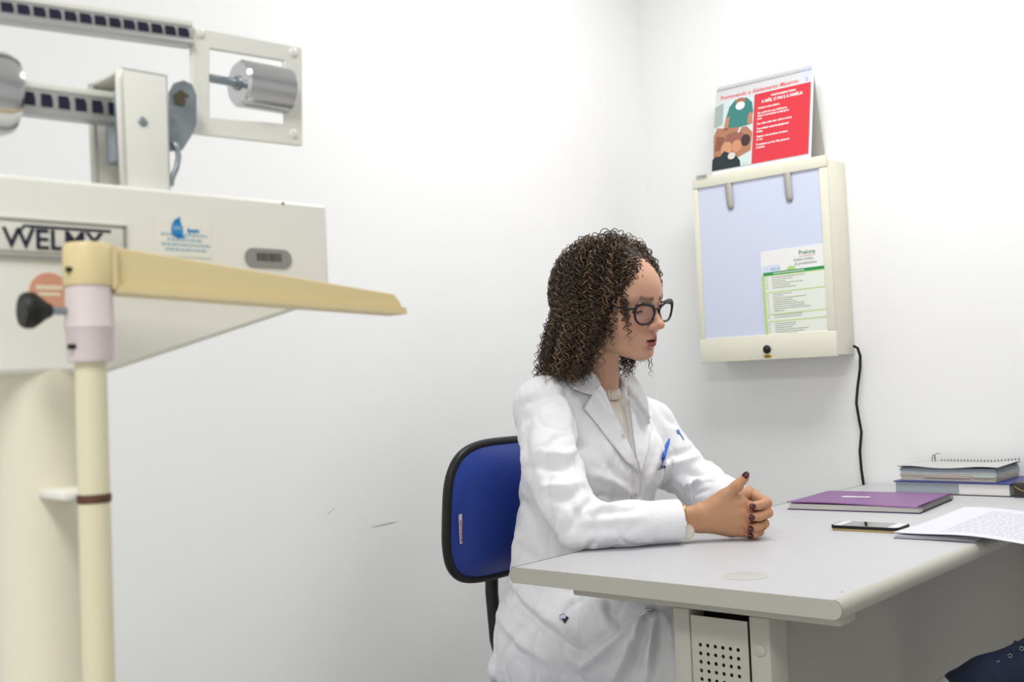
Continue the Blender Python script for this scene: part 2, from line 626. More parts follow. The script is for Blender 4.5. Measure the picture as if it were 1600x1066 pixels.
# --- zinc bearing plate and hook
bp = [sl(q[0], q[1], .03) for q in ((263, 145), (270, 131), (284, 127), (297, 133), (304, 150), (304, 195), (296, 214), (282, 236), (263, 237))]
MB().prism(bp, (0, .026, 0), (1, 0, 0), (0, 0, 1), (0, 1, 0), .004).build('bearing_plate', m_zinc, scale)
hq = [sl(q[0], q[1], .024) for q in ((273, 148), (283, 140), (297, 150), (290, 153), (290, 165), (275, 163))]
MB().prism(hq, (0, .0245, 0), (1, 0, 0), (0, 0, 1), (0, 1, 0), .002).build('bearing_slot', mat('dull_brass', (95, 88, 70), 0.6, 0.5), scale)
hk = [sl(q[0], q[1], .024) for q in ((272, 222), (277, 232), (279, 245), (276, 262), (269, 278), (267, 290))]
MB().tube([(a, .024, b) for a, b in hk], .0028, 8).build('hook', m_zinc, scale, True)
# --- end frame plate with window, rivets
oc = [sl(*q, .05) for q in ((296, 42), (470, 75), (471, 229), (300, 210))]
ic = [sl(*q, .05) for q in ((326, 77), (442, 96), (444, 194), (326, 184))]
V, Fc = [], []
for y0 in (.047, .053):
    V += [(a, y0, b) for a, b in oc] + [(a, y0, b) for a, b in ic]
for k in range(4):
    l = (k + 1) % 4
    Fc += [(k, l, 4 + l, 4 + k), (8 + k, 12 + k, 12 + l, 8 + l), (k, 8 + k, 8 + l, l), (4 + k, 4 + l, 12 + l, 12 + k)]
ep = MB().raw(V, Fc).build('end_frame', m_cream, scale, None)
bv = ep.modifiers.new('bevel', 'BEVEL')
bv.width, bv.segments = .0015, 2
for q in ((312, 52), (458, 82), (458, 209), (310, 192)):
    a, b = sl(*q, .047)
    MB().ball((a, .047, b), (.0055, .0025, .0055), 14, 8).build('rivet', m_cream, scale, True)
# --- counterweight on a threaded rod
wl, wr = sl(371, 135, .05), sl(458, 143, .05)
wz = (wl[1] + wr[1]) / 2 + .003
MB().lathe([(.0, 0), (.021, 0), (.0238, .003), (.0238, .055), (.021, .058), (0, .058)], 48, (-.068, .05, wz - .002), 'x').build('counterweight', m_chrome, scale)
MB().lathe([(.0042, -.03), (.0042, .0), (.0075, .0), (.0075, .006), (.004, .006)], 14, (-.070, .05, wz - .002), 'x').build('threaded_rod', m_zinc, scale)
# --- sliding poise at the left
MB().lathe([(.0, -.075), (.03, -.075), (.036, -.07), (.036, -.012), (.033, -.004), (.022, 0), (0, 0)], 48, (sl(25, 150, .05)[0], .05, lo_r[1] + .001), 'x').build('poise', m_chrome, scale)
# --- name plate with lettering
np_pts = [sl(*q, 0) for q in ((-60, 331), (197, 352), (197, 404), (-60, 400))]
nz1, nz0 = sl(100, 344, 0)[1], sl(100, 409, 0)[1]
nx1 = sl(197, 370, 0)[0]
npl = MB().box((-.335, -.0022, nz0), (nx1, .0005, nz1), .0006).build('name_plate', mat('nameplate_white', (222, 222, 212), 0.4), scale)
m_gr = mat('printed_grey', (150, 150, 145), 0.5)
bz = sl(100, 402, 0)[1]
for lo, hi in (((-.335, nz1 - .004), (nx1, nz1 - .0015)), ((nx1 - .0035, nz0), (nx1 - .001, nz1 - .0015)), ((-.335, nz0 + .0005), (nx1, nz0 + .004)), ((-.335, nz0 + .0055), (nx1 - .004, nz0 + .0072))):
    MB().box((lo[0], -.0026, lo[1]), (hi[0], -.002, hi[1])).build('border_line', m_gr, npl, None)
tz = nz0 + .0095
xW, xY = sl(2, 370, 0)[0], sl(160, 380, 0)[0]
lw = text_mesh('WELMY', .0235, bold=.0004)
wd = max(v.co.x for v in lw.vertices)
lw.transform(Matrix.Diagonal(((xY - xW) / wd, 1, 1, 1)))
link('lettering', lw, m_navy, npl, None, frame((xW, -.0028, tz), (1, 0, 0), (0, 0, 1)))
xb0, xb1 = sl(37, 350, 0)[0], sl(171, 357, 0)[0]
MB().prism([(xb0 - .004, tz + .0), (xb0 - .0015, tz), (xb0 + .002, nz1 - .0085), (xb1, nz1 - .0085), (xb1, nz1 - .0063), (xb0, nz1 - .0063)][2:] , (0, -.0028, 0), (1, 0, 0), (0, 0, 1), (0, 1, 0), .0004).build('logo_bar', m_navy, npl, None)
MB().prism([(xb0 - .005, tz + .014), (xb0 - .003, tz + .014), (xb0 + .002, nz1 - .0063), (xb0 - .001, nz1 - .0063)], (0, -.0028, 0), (1, 0, 0), (0, 0, 1), (0, 1, 0), .0004).build('logo_stroke', m_navy, npl, None)
# --- calibration sticker with blue mark
q0, q1 = sl(247, 337, 0), sl(330, 404, 0)
stk = MB().box((q0[0], -.0006, q1[1]), (q1[0], .0003, q0[1])).build('calibration_sticker', mat('sticker_paper', (238, 238, 228), 0.5), scale, None)
m_sb = mat('sticker_blue', (40, 140, 210), 0.5)
m_sb2 = mat('sticker_pale_blue', (165, 195, 210), 0.5)
cc = sl(276, 357, 0)
sw = []
for k in range(24):
    a = 2 * math.pi * k / 24
    sw.append((.0056 * math.cos(a) * (1 - .25 * math.sin(a)), .0088 * math.sin(a)))
link('blue_emblem', poly_flat(sw + [(.0056, 0)]), m_sb, stk, None, frame((cc[0], -.0009, cc[1]), (1, 0, 0), (0, 0, 1)))
link('emblem_tail', poly_flat([(-.001, -.0089), (.008, -.0087), (.006, -.0060), (.003, -.005)]), m_sb, stk, None, frame((cc[0], -.0009, cc[1]), (1, 0, 0), (0, 0, 1)))
link('emblem_tip', poly_flat([(-.001, .006), (.003, .012), (.0035, .006)]), m_sb, stk, None, frame((cc[0], -.0009, cc[1]), (1, 0, 0), (0, 0, 1)))
link('emblem_window', strip_quads([(-.0035 + i * .0026, -.0012, -.0018 + i * .0026, .0018) for i in range(3)]), m_sb2, stk, None, frame((cc[0], -.0011, cc[1]), (1, 0, 0), (0, 0, 1)))
text('lettering', 'ipem', .006, m_sb, stk, frame((cc[0] + .010, -.0009, cc[1] - .003), (1, 0, 0), (0, 0, 1)), bold=.0003)
rows = []
for i, (x0, w) in enumerate(((0, .046), (.006, .036), (.0, .046), (.004, .042))):
    zz = q1[1] + .019 - i * .0045
    k = 0
    x = q0[0] + .002 + x0
    while x < q0[0] + .002 + x0 + w - .003:
        ww = random.uniform(.002, .006)
        rows.append((x, zz, x + ww, zz + .0022))
        x += ww + .001
link('small_print', strip_quads(rows), m_sb2, stk, None, frame((0, -.0009, 0), (1, 0, 0), (0, 0, 1)))
# --- inventory tag
ta = sl(419, 404, 0)
tg = MB().prism(rrect(.051, .0185, .009), (ta[0], -.0012, ta[1]), (1, 0, 0), (0, 0, 1), (0, 1, 0), .0012).build('inventory_tag', mat('tag_aluminium', (158, 158, 152), 0.4, 0.4), scale, None)
bars = []
x = -.013
while x < .013:
    w = random.uniform(.0005, .0016)
    bars.append((x, -.003, x + w, .005))
    x += w + random.uniform(.0005, .001)
link('bar_code', strip_quads(bars), mat('tag_ink', (70, 70, 68), 0.5), tg, None, frame((ta[0], -.0015, ta[1]), (1, 0, 0), (0, 0, 1)))
a, b = sl(442, 318, 0)
MB().lathe([(.0014, 0), (.0014, -.0006), (0, -.0006)], 8, (a, 0, b), 'y').build('rust_spot', mat('rust', (120, 80, 60), 0.8), scale)
# --- round orange warning label behind the knob
a, b = sl(77, 457, 0)
wl_ = MB().lathe([(.0165, 0), (.0165, -.0006), (0, -.0006)], 28, (a, 0, b), 'y').build('round_label', mat('label_orange', (218, 160, 132), 0.5), scale)
link('label_print', strip_quads([(-.011, -.001, .011, .003), (-.009, -.006, .009, -.003)]), mat('label_cream', (235, 220, 190), 0.5), wl_, None, frame((a, -.0008, b + .003), (1, 0, 0), (0, 0, 1)))
# --- height rod with sliding head piece
RY = -.06
rx = (sl(118, 590, RY)[0] + sl(166, 590, RY)[0]) / 2
m_rod = mat('height_rod_cream', (228, 222, 190), 0.35)
MB().lathe([(.0122, .09), (.0122, .967), (.0122, 1.10)], 28, (rx, RY, 0)).build('height_rod', m_rod, scale)
MB().box((rx - .012, RY, .09), (rx + .012, .02, .10), .002).build('rod_foot', m_cream, scale)
ring = MB().lathe([(.0126, .966), (.0132, .968), (.0132, .971), (.0126, .973)], 28, (rx, RY, 0)).build('rod_joint', mat('rusty_joint', (96, 66, 48), 0.8, vary=.3, vscale=90), scale)
bz = sl(75, 773, -.02)[1]
MB().box((rx - .021, RY + .008, bz - .004), (rx + .012, .004, bz + .003), .002).build('rod_bracket', m_cream, scale)
m_collar = mat('collar_plastic', (226, 214, 214), 0.4)
cz1, cz0, czm = sl(145, 448, RY)[1], sl(145, 566, RY)[1], sl(145, 512, RY)[1]
MB().lathe([(.0165, cz0), (.0178, cz0 + .003), (.0180, czm - .002), (.0192, czm), (.0186, czm + .003), (.0178, cz1)], 36, (rx, RY, 0)).build('sliding_collar', m_collar, scale)
m_arm = mat('headpiece_cream', (226, 208, 158), 0.4)
az1 = sl(142, 378, RY)[1]
MB().lathe([(.0188, cz1), (.0192, cz1 + .002), (.0192, az1 - .006), (.0175, az1 - .002), (.0, az1)], 36, (rx, RY, 0)).build('collar_cap', m_arm, scale)
A = [sl(*q, RY - .012) for q in ((168, 383), (180, 455), (633, 489), (628, 472), (618, 459))]
arm = MB().prism(A, (0, RY - .010, 0), (1, 0, 0), (0, 0, 1), (0, 1, 0), .02).build('head_arm', m_arm, scale, None)
bv = arm.modifiers.new('bevel', 'BEVEL')
bv.width, bv.segments = .0012, 2
lp = [sl(*q, RY - .012) for q in ((180, 446), (180, 457), (634, 491), (632, 481))]
MB().prism(lp, (0, RY - .0145, 0), (1, 0, 0), (0, 0, 1), (0, 1, 0), .03).build('arm_lip', m_arm, arm, None)
lp = [sl(*q, RY - .012) for q in ((172, 384), (181, 385), (183, 452), (174, 452))]
MB().prism(lp, (0, RY - .0145, 0), (1, 0, 0), (0, 0, 1), (0, 1, 0), .01).build('arm_lip', m_arm, arm, None)
kz = sl(100, 486, RY)[1]
MB().lathe([(0, -.052), (.0125, -.052), (.0142, -.049), (.0142, -.044), (.011, -.039), (.007, -.034), (.005, -.030)], 28, (rx, RY, kz), 'x').build('clamp_knob', m_black, scale)
MB().lathe([(.0032, -.032), (.0032, -.015)], 12, (rx, RY, kz), 'x').build('knob_stem', m_zinc, scale)
for zz in (cz0 + .012, cz1 + .012):
    MB().lathe([(.0022, -.0205), (.0022, -.014)], 10, (rx, RY - .008, zz), 'x').build('set_screw', m_black, scale)

# ================================================================== X-ray film viewer on the right wall
LBX0, LBX1, LBZ0, LBZ1, LBY = -1.624, -1.218, 1.085, 1.612, 2.68
WY = ROOM['y1']
m_ivory = mat('ivory_steel', (232, 230, 212), 0.4, vary=0.02, vscale=12)
vb = thing('film_viewer', 'ivory steel x-ray film viewer box hung on the wall', 'film viewer', (LBX0, WY, LBZ0))


def vl(x, y, z):
    return (x - LBX0, y - WY, z - LBZ0)


W_, H_, D_ = LBX1 - LBX0, LBZ1 - LBZ0, WY - LBY
MB().box((.006, -D_ + .012, .004), (W_ - .001, -.002, H_ - .006), .003).build('body', m_ivory, vb)
fw_ = .0225
MB().box((0, -D_, 0), (W_, -D_ + .014, .068), .002).build('bottom_rail', m_ivory, vb)
MB().box((0, -D_ - .002, H_ - .031), (W_, -D_ + .014, H_), .002).build('top_rail', m_ivory, vb)
MB().box((0, -D_, .068), (.017, -D_ + .014, H_ - .031), .002).build('side_rail', m_ivory, vb)
MB().box((W_ - .0215, -D_, .068), (W_, -D_ + .014, H_ - .031), .002).build('side_rail', m_ivory, vb)
m_opal = mat('opal_acrylic', (212, 219, 240), 0.25, coat=.2)
MB().box((.012, -D_ + .004, .06), (W_ - .015, -D_ + .010, H_ - .025)).build('opal_panel', m_opal, vb, None)
m_clip = mat('brushed_steel_clip', (186, 184, 178), 0.5, 0.15)


def from_front(px, py, off=0.0):
    p = plane_hit(px, py, (0, 1, 0), LBY - off)
    return Vector((p[0] - LBX0, p[1] - WY, p[2] - LBZ0))


for (a, b, c) in (((1137, 277), (1141, 327), .0), ((1229, 262), (1233, 315), 0)):
    p0, p1 = from_front(*a, .0), from_front(*b, .003)
    w = .0098
    s = []
    N = 8
    for i in range(N + 1):
        t = i / N
        p = p0.lerp(p1, t)
        s.append((p.x, -D_ - .001 - .0035 * math.sin(math.pi * min(t * 1.1, 1)) * .6 + .001 * t, p.z))
    V, Fc = [], []
    for i, (x, y, z) in enumerate(s):
        ww = w * (1 if i < N else .7)
        V += [(x - ww, y, z), (x + ww, y, z)]
        if i:
            Fc.append((2 * i - 2, 2 * i - 1, 2 * i + 1, 2 * i))
    o = MB().raw(V, Fc).build('film_clip', m_clip, vb, True)
    md = o.modifiers.new('thick', 'SOLIDIFY')
    md.thickness = .0015
sw_ = from_front(1199, 546)
MB().lathe([(.0105, 0), (.0115, -.004), (.0085, -.0085), (.006, -.011), (0, -.0115)], 28, (sw_.x, -D_, sw_.z), 'y').build('switch_knob', m_black, vb)
yl = from_front(1200, 557)
e = [(.0115 * math.cos(2 * math.pi * k / 24), .0048 * math.sin(2 * math.pi * k / 24)) for k in range(24)]
ylo = MB().prism(e, (yl.x, -D_ - .0012, yl.z), (1, 0, 0), (0, 0, 1), (0, 1, 0), .0012).build('switch_label', mat('label_yellow', (190, 160, 50), 0.5), vb, None)
text('lettering', 'LIGA', .0058, m_black, ylo, frame((yl.x, -D_ - .0014, yl.z - .002), (1, 0, 0), (0, 0, 1)), align='CENTER', bold=.0002)
pl = from_front(1096, 276.5, .003)
plate = MB().prism(rrect(.038, .013, .0062), (pl.x, -D_ - .0034, pl.z), (1, 0, 0), (0, 0, 1), (0, 1, 0), .0015).build('maker_plate', mat('plate_silver', (196, 197, 194), 0.35, 0.3), vb, None)
text('lettering', 'KONEX', .0075, mat('plate_ink', (80, 82, 88), 0.5), plate, frame((pl.x + .002, -D_ - .0037, pl.z - .0026), (1, 0, 0), (0, 0, 1)), align='CENTER', bold=.0001)
cp = [(1334, 541, 2.765), (1340, 544, 2.78), (1344, 556, 2.786), (1344, 575, 2.786), (1340, 605, 2.786), (1338, 630, 2.786), (1343, 660, 2.788), (1346, 675, 2.788), (1343.5, 705, 2.788), (1346, 735, 2.789), (1350, 762, 2.793), (1352, 790, 2.796), (1352, 900, 2.796)]
MB().tube([Vector(plane_hit(a, b, (0, 1, 0), c)) - Vector((LBX0, WY, LBZ0)) for a, b, c in cp], .0036, 10).build('power_cord', m_black, vb, True)

# ================================================================== leaflet tucked in the viewer
m_paper = mat('paper_white', (240, 240, 238), 0.6)
A_ = plane_hit(1186, 394, (0, 1, 0), LBY - .004)
B_ = plane_hit(1292, 379, (0, 1, 0), LBY - .004)
ang = math.atan2(B_[2] - A_[2], B_[0] - A_[0])
lf_w = .187
lfm = frame((A_[0], LBY + .0032, A_[2]), (math.cos(ang), 0, math.sin(ang)), (-math.sin(ang), 0, math.cos(ang)))
lf_h = .246
leaf = MB().box((0, -lf_h, -.0006), (lf_w, 0, .0004)).build('leaflet', m_paper, None, None, lfm)
tag(leaf, 'white leaflet with a green table tucked into the film viewer', 'leaflet')
I = Matrix.Translation((0, 0, .0007))
m_g1 = mat('print_green', (40, 150, 84), 0.6)
m_g2 = mat('print_light_green', (188, 220, 140), 0.6)
m_g3 = mat('print_pale_green', (234, 239, 228), 0.6)
m_ink = mat('print_grey', (140, 146, 140), 0.6)
m_lb = mat('print_pale_blue', (214, 226, 240), 0.6)
m_rd = mat('print_red', (205, 70, 60), 0.6)
bw = lf_w - .004
link('green_band', strip_quads([(.004, -.0665, bw, -.058)]), m_g1, leaf, None, I)
link('pale_blue_patch', strip_quads([(.004, -.058, .055, -.040)]), m_lb, leaf, None, I)
link('pale_table', strip_quads([(.010, -.244, bw, -.0665)]), m_g3, leaf, None, I)
link('light_green_lines', strip_quads([(.0, -.246, .0085, -.0665)] + [(.010, y - .0028, bw, y) for y in (-.0665, -.112, -.171, -.191)]), m_g2, leaf, None, Matrix.Translation((0, 0, .0009)))
rows = []
y = -.074
while y > -.242:
    if all(abs(y - q) > .004 for q in (-.112, -.171, -.191)):
        x = .012
        rows.append((x, y, x + .004, y + .0014))
        x, xe = .030, .030 + random.uniform(.025, .1)
        while x < xe:
            w = random.uniform(.004, .011)
            rows.append((x, y, x + w, y + .0015))
            x += w + .0012
    y -= .0057
link('table_rows', strip_quads(rows), m_ink, leaf, None, Matrix.Translation((0, 0, .0011)))
wh = []
x = .035
while x < .125:
    w = random.uniform(.004, .009)
    wh.append((x, -.0635, x + w, -.0612))
    x += w + .0012
link('band_print', strip_quads(wh), m_paper, leaf, None, Matrix.Translation((0, 0, .001)))
text('lettering', 'Prelone', .0175, mat('print_teal', (60, 140, 100), 0.6), leaf, Matrix.Translation((.112, -.0215, .001)), bold=.0001, xs=.86)
link('underline', strip_quads([(.113, -.0262, .160, -.0254)]), m_rd, leaf, None, Matrix.Translation((0, 0, .001)))
text('lettering', 'fosfato sódico\nde prednisolona', .0115, m_ink, leaf, Matrix.Translation((.098, -.037, .001)), line=.95, xs=.85)
text('lettering', 'CID-10', .0095, mat('print_blue', (90, 170, 220), 0.6), leaf, Matrix.Translation((.027, -.054, .001)), bold=.0001)
link('green_leaf_print', poly_flat([(.074, -.057), (.078, -.050), (.086, -.047), (.094, -.048), (.100, -.052), (.101, -.057)]), m_g2, leaf, None, Matrix.Translation((0, 0, .0009)))

# ================================================================== flip chart on top of the viewer
FCY = LBY + .018
q = [plane_hit(a, b, (0, 1, 0), FCY) for a, b in ((1112, 265), (1263, 246))]
fx0, fx1 = q[0][0], q[1][0]
fz0 = LBZ1 + .0005
topz = plane_hit(1118, 141, (0, 1, 0), FCY + .05)[2]
fh = topz - fz0
tilt = .05
fc = thing('flip_chart', 'red and white breastfeeding flip chart standing on the film viewer', 'flip chart', (fx0, FCY, fz0))
fwid = fx1 - fx0 + .006
up = Vector((0, tilt, fh)).normalized()
FH = math.hypot(tilt, fh)
Mf = frame((0, 0, 0), (1, 0, 0), up)
m_card = mat('card_white', (238, 238, 240), 0.55)
MB().box((0, 0, -.003), (fwid, FH, 0)).build('stand_card', m_card, fc, None, Mf)
bu = Vector((0, .098 - tilt, -fh))
Mb = frame((0, tilt + .001, fh), (1, 0, 0), bu.normalized())
MB().box((0.003, 0, -.0012), (fwid - .003, bu.length - .002, .0012)).build('stand_card', mat('card_back_grey', (186, 184, 176), 0.6), fc, None, Mb)
pw, ph0, ph1 = fwid - .006, .014, FH - .001
page = MB().box((0, ph0, .0006), (pw, ph1, .0016)).build('page', mat('page_grey', (212, 212, 214), 0.5), fc, None, Mf)
pt = ph1 - .0415            # foot of the grey header
xm = pw * .425
m_red = mat('print_crimson', (214, 52, 66), 0.5)
Zp = lambda z: Matrix.Translation((0, 0, z))
link('red_field', strip_quads([(xm, ph0 + .001, pw, pt)]), m_red, page, None, Zp(.0019))
link('blue_corner', strip_quads([(pw - .03, pt, pw, ph1)]), mat('print_lilac', (206, 212, 250), 0.5), page, None, Zp(.0019))
text('lettering', '2', .014, mat('print_ink_blue', (60, 60, 110), 0.5), page, Matrix.Translation((pw - .016, pt + .006, .0021)))
ti = text_mesh('Promovendo o Aleitamento Materno', .0175, bold=.00022)
wd = max(v.co.x for v in ti.vertices)
ti.transform(Matrix.Diagonal(((pw - .052) / wd, 1, 1, 1)))
for v in ti.vertices:
    v.co.x += v.co.y * .2
link('lettering', ti, mat('print_coral', (226, 92, 92), 0.5), page, None, Matrix.Translation((.014, pt + .006, .0021)))
cxr = (xm + pw) / 2
text('lettering', 'VANTAGENS PARA', .0088, m_paper, page, Matrix.Translation((cxr + .004, pt - .016, .0022)), align='CENTER', bold=.0003)
hm = text_mesh('A MÃE, O PAI E A FAMÍLIA', .0125, align='CENTER', bold=.0004)
wd = max(v.co.x for v in hm.vertices) - min(v.co.x for v in hm.vertices)
hm.transform(Matrix.Diagonal((.124 / wd, 1, 1, 1)))
link('lettering', hm, m_paper, page, None, Matrix.Translation((cxr, pt - .030, .0022)))
body = ['Aumenta os laços afetivos.', '', 'Dar o peito logo que o bebê nasce,', 'diminui o sangramento da mãe após o', 'parto.', '', 'Faz o útero voltar mais rápido ao normal.', '',
        'É um método natural de planejamento', 'familiar.', '', 'Diminui o risco de câncer de mama e', 'ovários.', '', 'É econômico e prático. Não precisa ser', 'comprado.']
yy = pt - .046
for s in body:
    if s:
        t = text_mesh(s, .0082, bold=.0003)
        t.transform(Matrix.Diagonal((.76, 1, 1, 1)))
        link('lettering', t, m_paper, page, None, Matrix.Translation((xm + .012, yy, .0022)))
        yy -= .0085
    else:
        yy -= .0062
# the printed photograph: nurse in green scrubs and a mask, mother holding a newborn
PW, PH, py0 = xm - .002, pt - ph0 - .001, ph0 + .001


def pr(name, pts, rgb, z):
    link(name, poly_flat([(a * PW, py0 + b * PH) for a, b in pts]), mat('photo_%d_%d_%d' % rgb, rgb, 0.5), page, None, Zp(z))


def ell(cx, cy, rx_, ry_, n=20, rot=0):
    return [(cx + rx_ * math.cos(t) * math.cos(rot) - ry_ * math.sin(t) * math.sin(rot), cy + rx_ * math.cos(t) * math.sin(rot) + ry_ * math.sin(t) * math.cos(rot)) for t in [2 * math.pi * k / n for k in range(n)]]


pr('photo_print', [(0, 0), (1, 0), (1, 1), (0, 1)], (206, 220, 220), .0018)
pr('photo_wall', [(0, .62), (.22, .66), (.22, .98), (0, .94)], (160, 178, 172), .0020)
pr('photo_scrubs', [(.36, .56), (.30, .74), (.38, .90), (.52, .985), (.82, .985), (.96, .90), (1, .76), (.94, .58)], (58, 128, 122), .0021)
pr('photo_arm', [(.30, .74), (.40, .76), (.36, .56), (.24, .55)], (190, 130, 100), .0022)
pr('photo_arm', [(.88, .74), (.97, .76), (1, .58), (.86, .60)], (190, 130, 100), .0022)
pr('photo_face', ell(.66, .955, .13, .045), (170, 110, 86), .0022)
pr('photo_mask', ell(.66, .885, .12, .06), (232, 234, 234), .0023)
pr('photo_skin', [(.02, .18), (.0, .50), (.08, .62), (.22, .60), (.5, .58), (.86, .56), (1, .46), (.98, .2), (.7, .14), (.2, .1)], (176, 122, 92), .0022)
pr('photo_shade', [(.05, .28), (.08, .50), (.3, .46), (.22, .28)], (136, 88, 66), .0023)
pr('photo_baby', ell(.60, .40, .30, .11, 20, -.12), (150, 96, 84), .0024)
pr('photo_baby_head', ell(.84, .36, .12, .085), (66, 46, 44), .0025)
pr('photo_breast', ell(.36, .29, .15, .10), (206, 150, 112), .0025)
pr('photo_breast', ell(.62, .30, .13, .09), (202, 146, 110), .0025)
pr('photo_band', [(.62, .50), (.68, .57), (.73, .56), (.66, .49)], (205, 218, 228), .0026)
pr('photo_hair', [(0, .0), (0, .16), (.08, .20), (.2, .19), (.3, .26), (.45, .21), (.62, .16), (.72, .08), (.74, .0)], (30, 44, 48), .0026)
pr('photo_bow', ell(.50, .17, .10, .05), (214, 210, 200), .0027)
text('lettering', 'Figura 1', .0048, m_ink, page, Matrix.Translation((PW * .8, py0 + .004, .0028)))
# wire spiral along the top
nw = 44
wv = MB()
ring = None
for i in range(nw):
    x = .006 + (fwid - .014) * i / (nw - 1)
    if ring is None:
        ring = MB().tube([(0, .001 + .0052 * math.cos(2 * math.pi * k / 12), .0052 * math.sin(2 * math.pi * k / 12)) for k in range(12)], .0007, 5, closed=True).build('wire_loop', mat('white_wire', (190, 192, 196), 0.4), fc, True, Mf @ Matrix.Translation((x, FH - .001, 0)))
        hole = MB().box((-.0014, -.0017, 0), (.0014, .0017, .0002)).build('punched_hole', mat('hole_dark', (92, 92, 98), 0.7), fc, None, Mf @ Matrix.Translation((x, FH - .0068, .0018)))
    else:
        for src, dy, dz in ((ring, -.001, 0), (hole, -.0068, .0018)):
            o = src.copy()
            COL.objects.link(o)
            o.parent = fc
            o.matrix_local = Mf @ Matrix.Translation((x, FH + dy, dz))
MB().box((fwid - .05, .012, 0), (fwid - .002, .085, .004), .001).build('foot_flap', m_card, fc)

# ================================================================== things on the desk
TZ = DZ
m_purple = mat('purple_cover', (132, 84, 142), 0.4, bump=.08, bscale=500)
m_purple_d = mat('purple_cover_back', (64, 40, 88), 0.45)
m_pages = mat('page_block', (226, 224, 214), 0.7, vary=.08, vscale=300)
nbA, nbB = np.array([-1.140, 2.214]), np.array([-.856, 2.240])
nbx = (nbB - nbA) / np.linalg.norm(nbB - nbA)
nb = thing('notebook', 'purple hardcover notebook with a white label lying on the desk', 'notebook', (nbA[0], nbA[1], TZ), math.atan2(nbx[1], nbx[0]))
nw_, nd_ = .285, .262
MB().box((0, 0, .0003), (nw_, nd_, .0022), .0006).build('back_cover', m_purple_d, nb)
MB().box((.004, .004, .0022), (nw_ - .003, nd_ - .003, .0128)).build('page_block', m_pages, nb, None)
MB().box((.003, .0032, .0022), (nw_ - .002, nd_ - .002, .0045)).build('loose_sheet', m_paper, nb, None)
cv = MB()
V, Fc = [], []
NN = 16
for j in range(NN + 1):
    for i in range(NN + 1):
        u, v = i / NN, j / NN
        z = .0132 + .0022 * (1 - v) ** 2 * (1 - u) + .0015 * math.sin(u * 5) * (1 - v) ** 3
        V.append((u * nw_, v * nd_, z))
for j in range(NN):
    for i in range(NN):
        a = j * (NN + 1) + i
        Fc.append((a, a + 1, a + NN + 2, a + NN + 1))
c_ = MB().raw(V, Fc).build('front_cover', m_purple, nb, True)
md = c_.modifiers.new('t', 'SOLIDIFY')
md.thickness, md.offset = .0016, 1
lb_ = MB().box((0, 0, 0), (.062, .022, .0004)).build('title_label', mat('label_paper', (226, 220, 226), 0.5), nb, None, Matrix.Translation((.078, .125, .0158)) @ Matrix.Rotation(.05, 4, 'Z'))
link('small_print', strip_quads([(.030 + i * .006, .010, .034 + i * .006, .014) for i in range(4)]), m_ink, lb_, None, Zp(.0006))
sp = None
for i in range(26):
    y = .012 + (nd_ - .024) * i / 25
    if sp is None:
        sp = MB().tube([(.0075 * math.cos(2 * math.pi * k / 12), 0, .0078 + .0072 * math.sin(2 * math.pi * k / 12)) for k in range(12)], .0007, 5, closed=True).build('wire_loop', m_blackm, nb, True)
        o = sp
    else:
        o = sp.copy()
        COL.objects.link(o)
        o.parent = nb
    o.location = (nw_ - .003, y, 0)

# smartphone
ph = thing('smartphone', 'black and gold smartphone lying face up beside the papers', 'phone', (-.9185, 1.954, TZ), .05)
L_, W2 = .128, .066
MB().prism(rrect(L_, W2, .009), (L_ / 2, W2 / 2, .0004), (1, 0, 0), (0, 1, 0), (0, 0, 1), .0038).build('gold_shell', mat('phone_gold', (200, 176, 120), 0.3, 0.7), ph)
MB().prism(rrect(L_ + .002, W2 + .002, .010), (L_ / 2, W2 / 2, .0040), (1, 0, 0), (0, 1, 0), (0, 0, 1), .0056).build('bumper', m_black, ph)
MB().prism(rrect(L_ - .004, W2 - .004, .008), (L_ / 2, W2 / 2, .0090), (1, 0, 0), (0, 1, 0), (0, 0, 1), .0010).build('white_face', mat('phone_white', (232, 232, 232), 0.12), ph)
MB().box((.020, .004, .0099), (L_ - .022, W2 - .004, .0103)).build('screen', mat('phone_glass', (26, 27, 30), 0.06, coat=1.0), ph, None)

# loose papers
pp = thing('paper_stack', 'white stapled papers lying over the desk edge', 'papers', (-.776, 1.900, TZ), .06)
m_sheet = mat('sheet_white', (216, 216, 226), 0.7)
m_cover = mat('folder_navy', (40, 36, 80), 0.5)


def sheet(name, w, d, z0, fz, parent, m, n=24, M=None, th=.0004):
    V, Fc = [], []
    for j in range(n + 1):
        for i in range(n + 1):
            u, v = i / n, j / n
            V.append((u * w, v * d, z0 + fz(u, v)))
    for j in range(n):
        for i in range(n):
            a = j * (n + 1) + i
            Fc.append((a, a + 1, a + n + 2, a + n + 1))
    o = MB().raw(V, Fc).build(name, m, parent, True, M)
    md = o.modifiers.new('t', 'SOLIDIFY')
    md.thickness = th
    return o


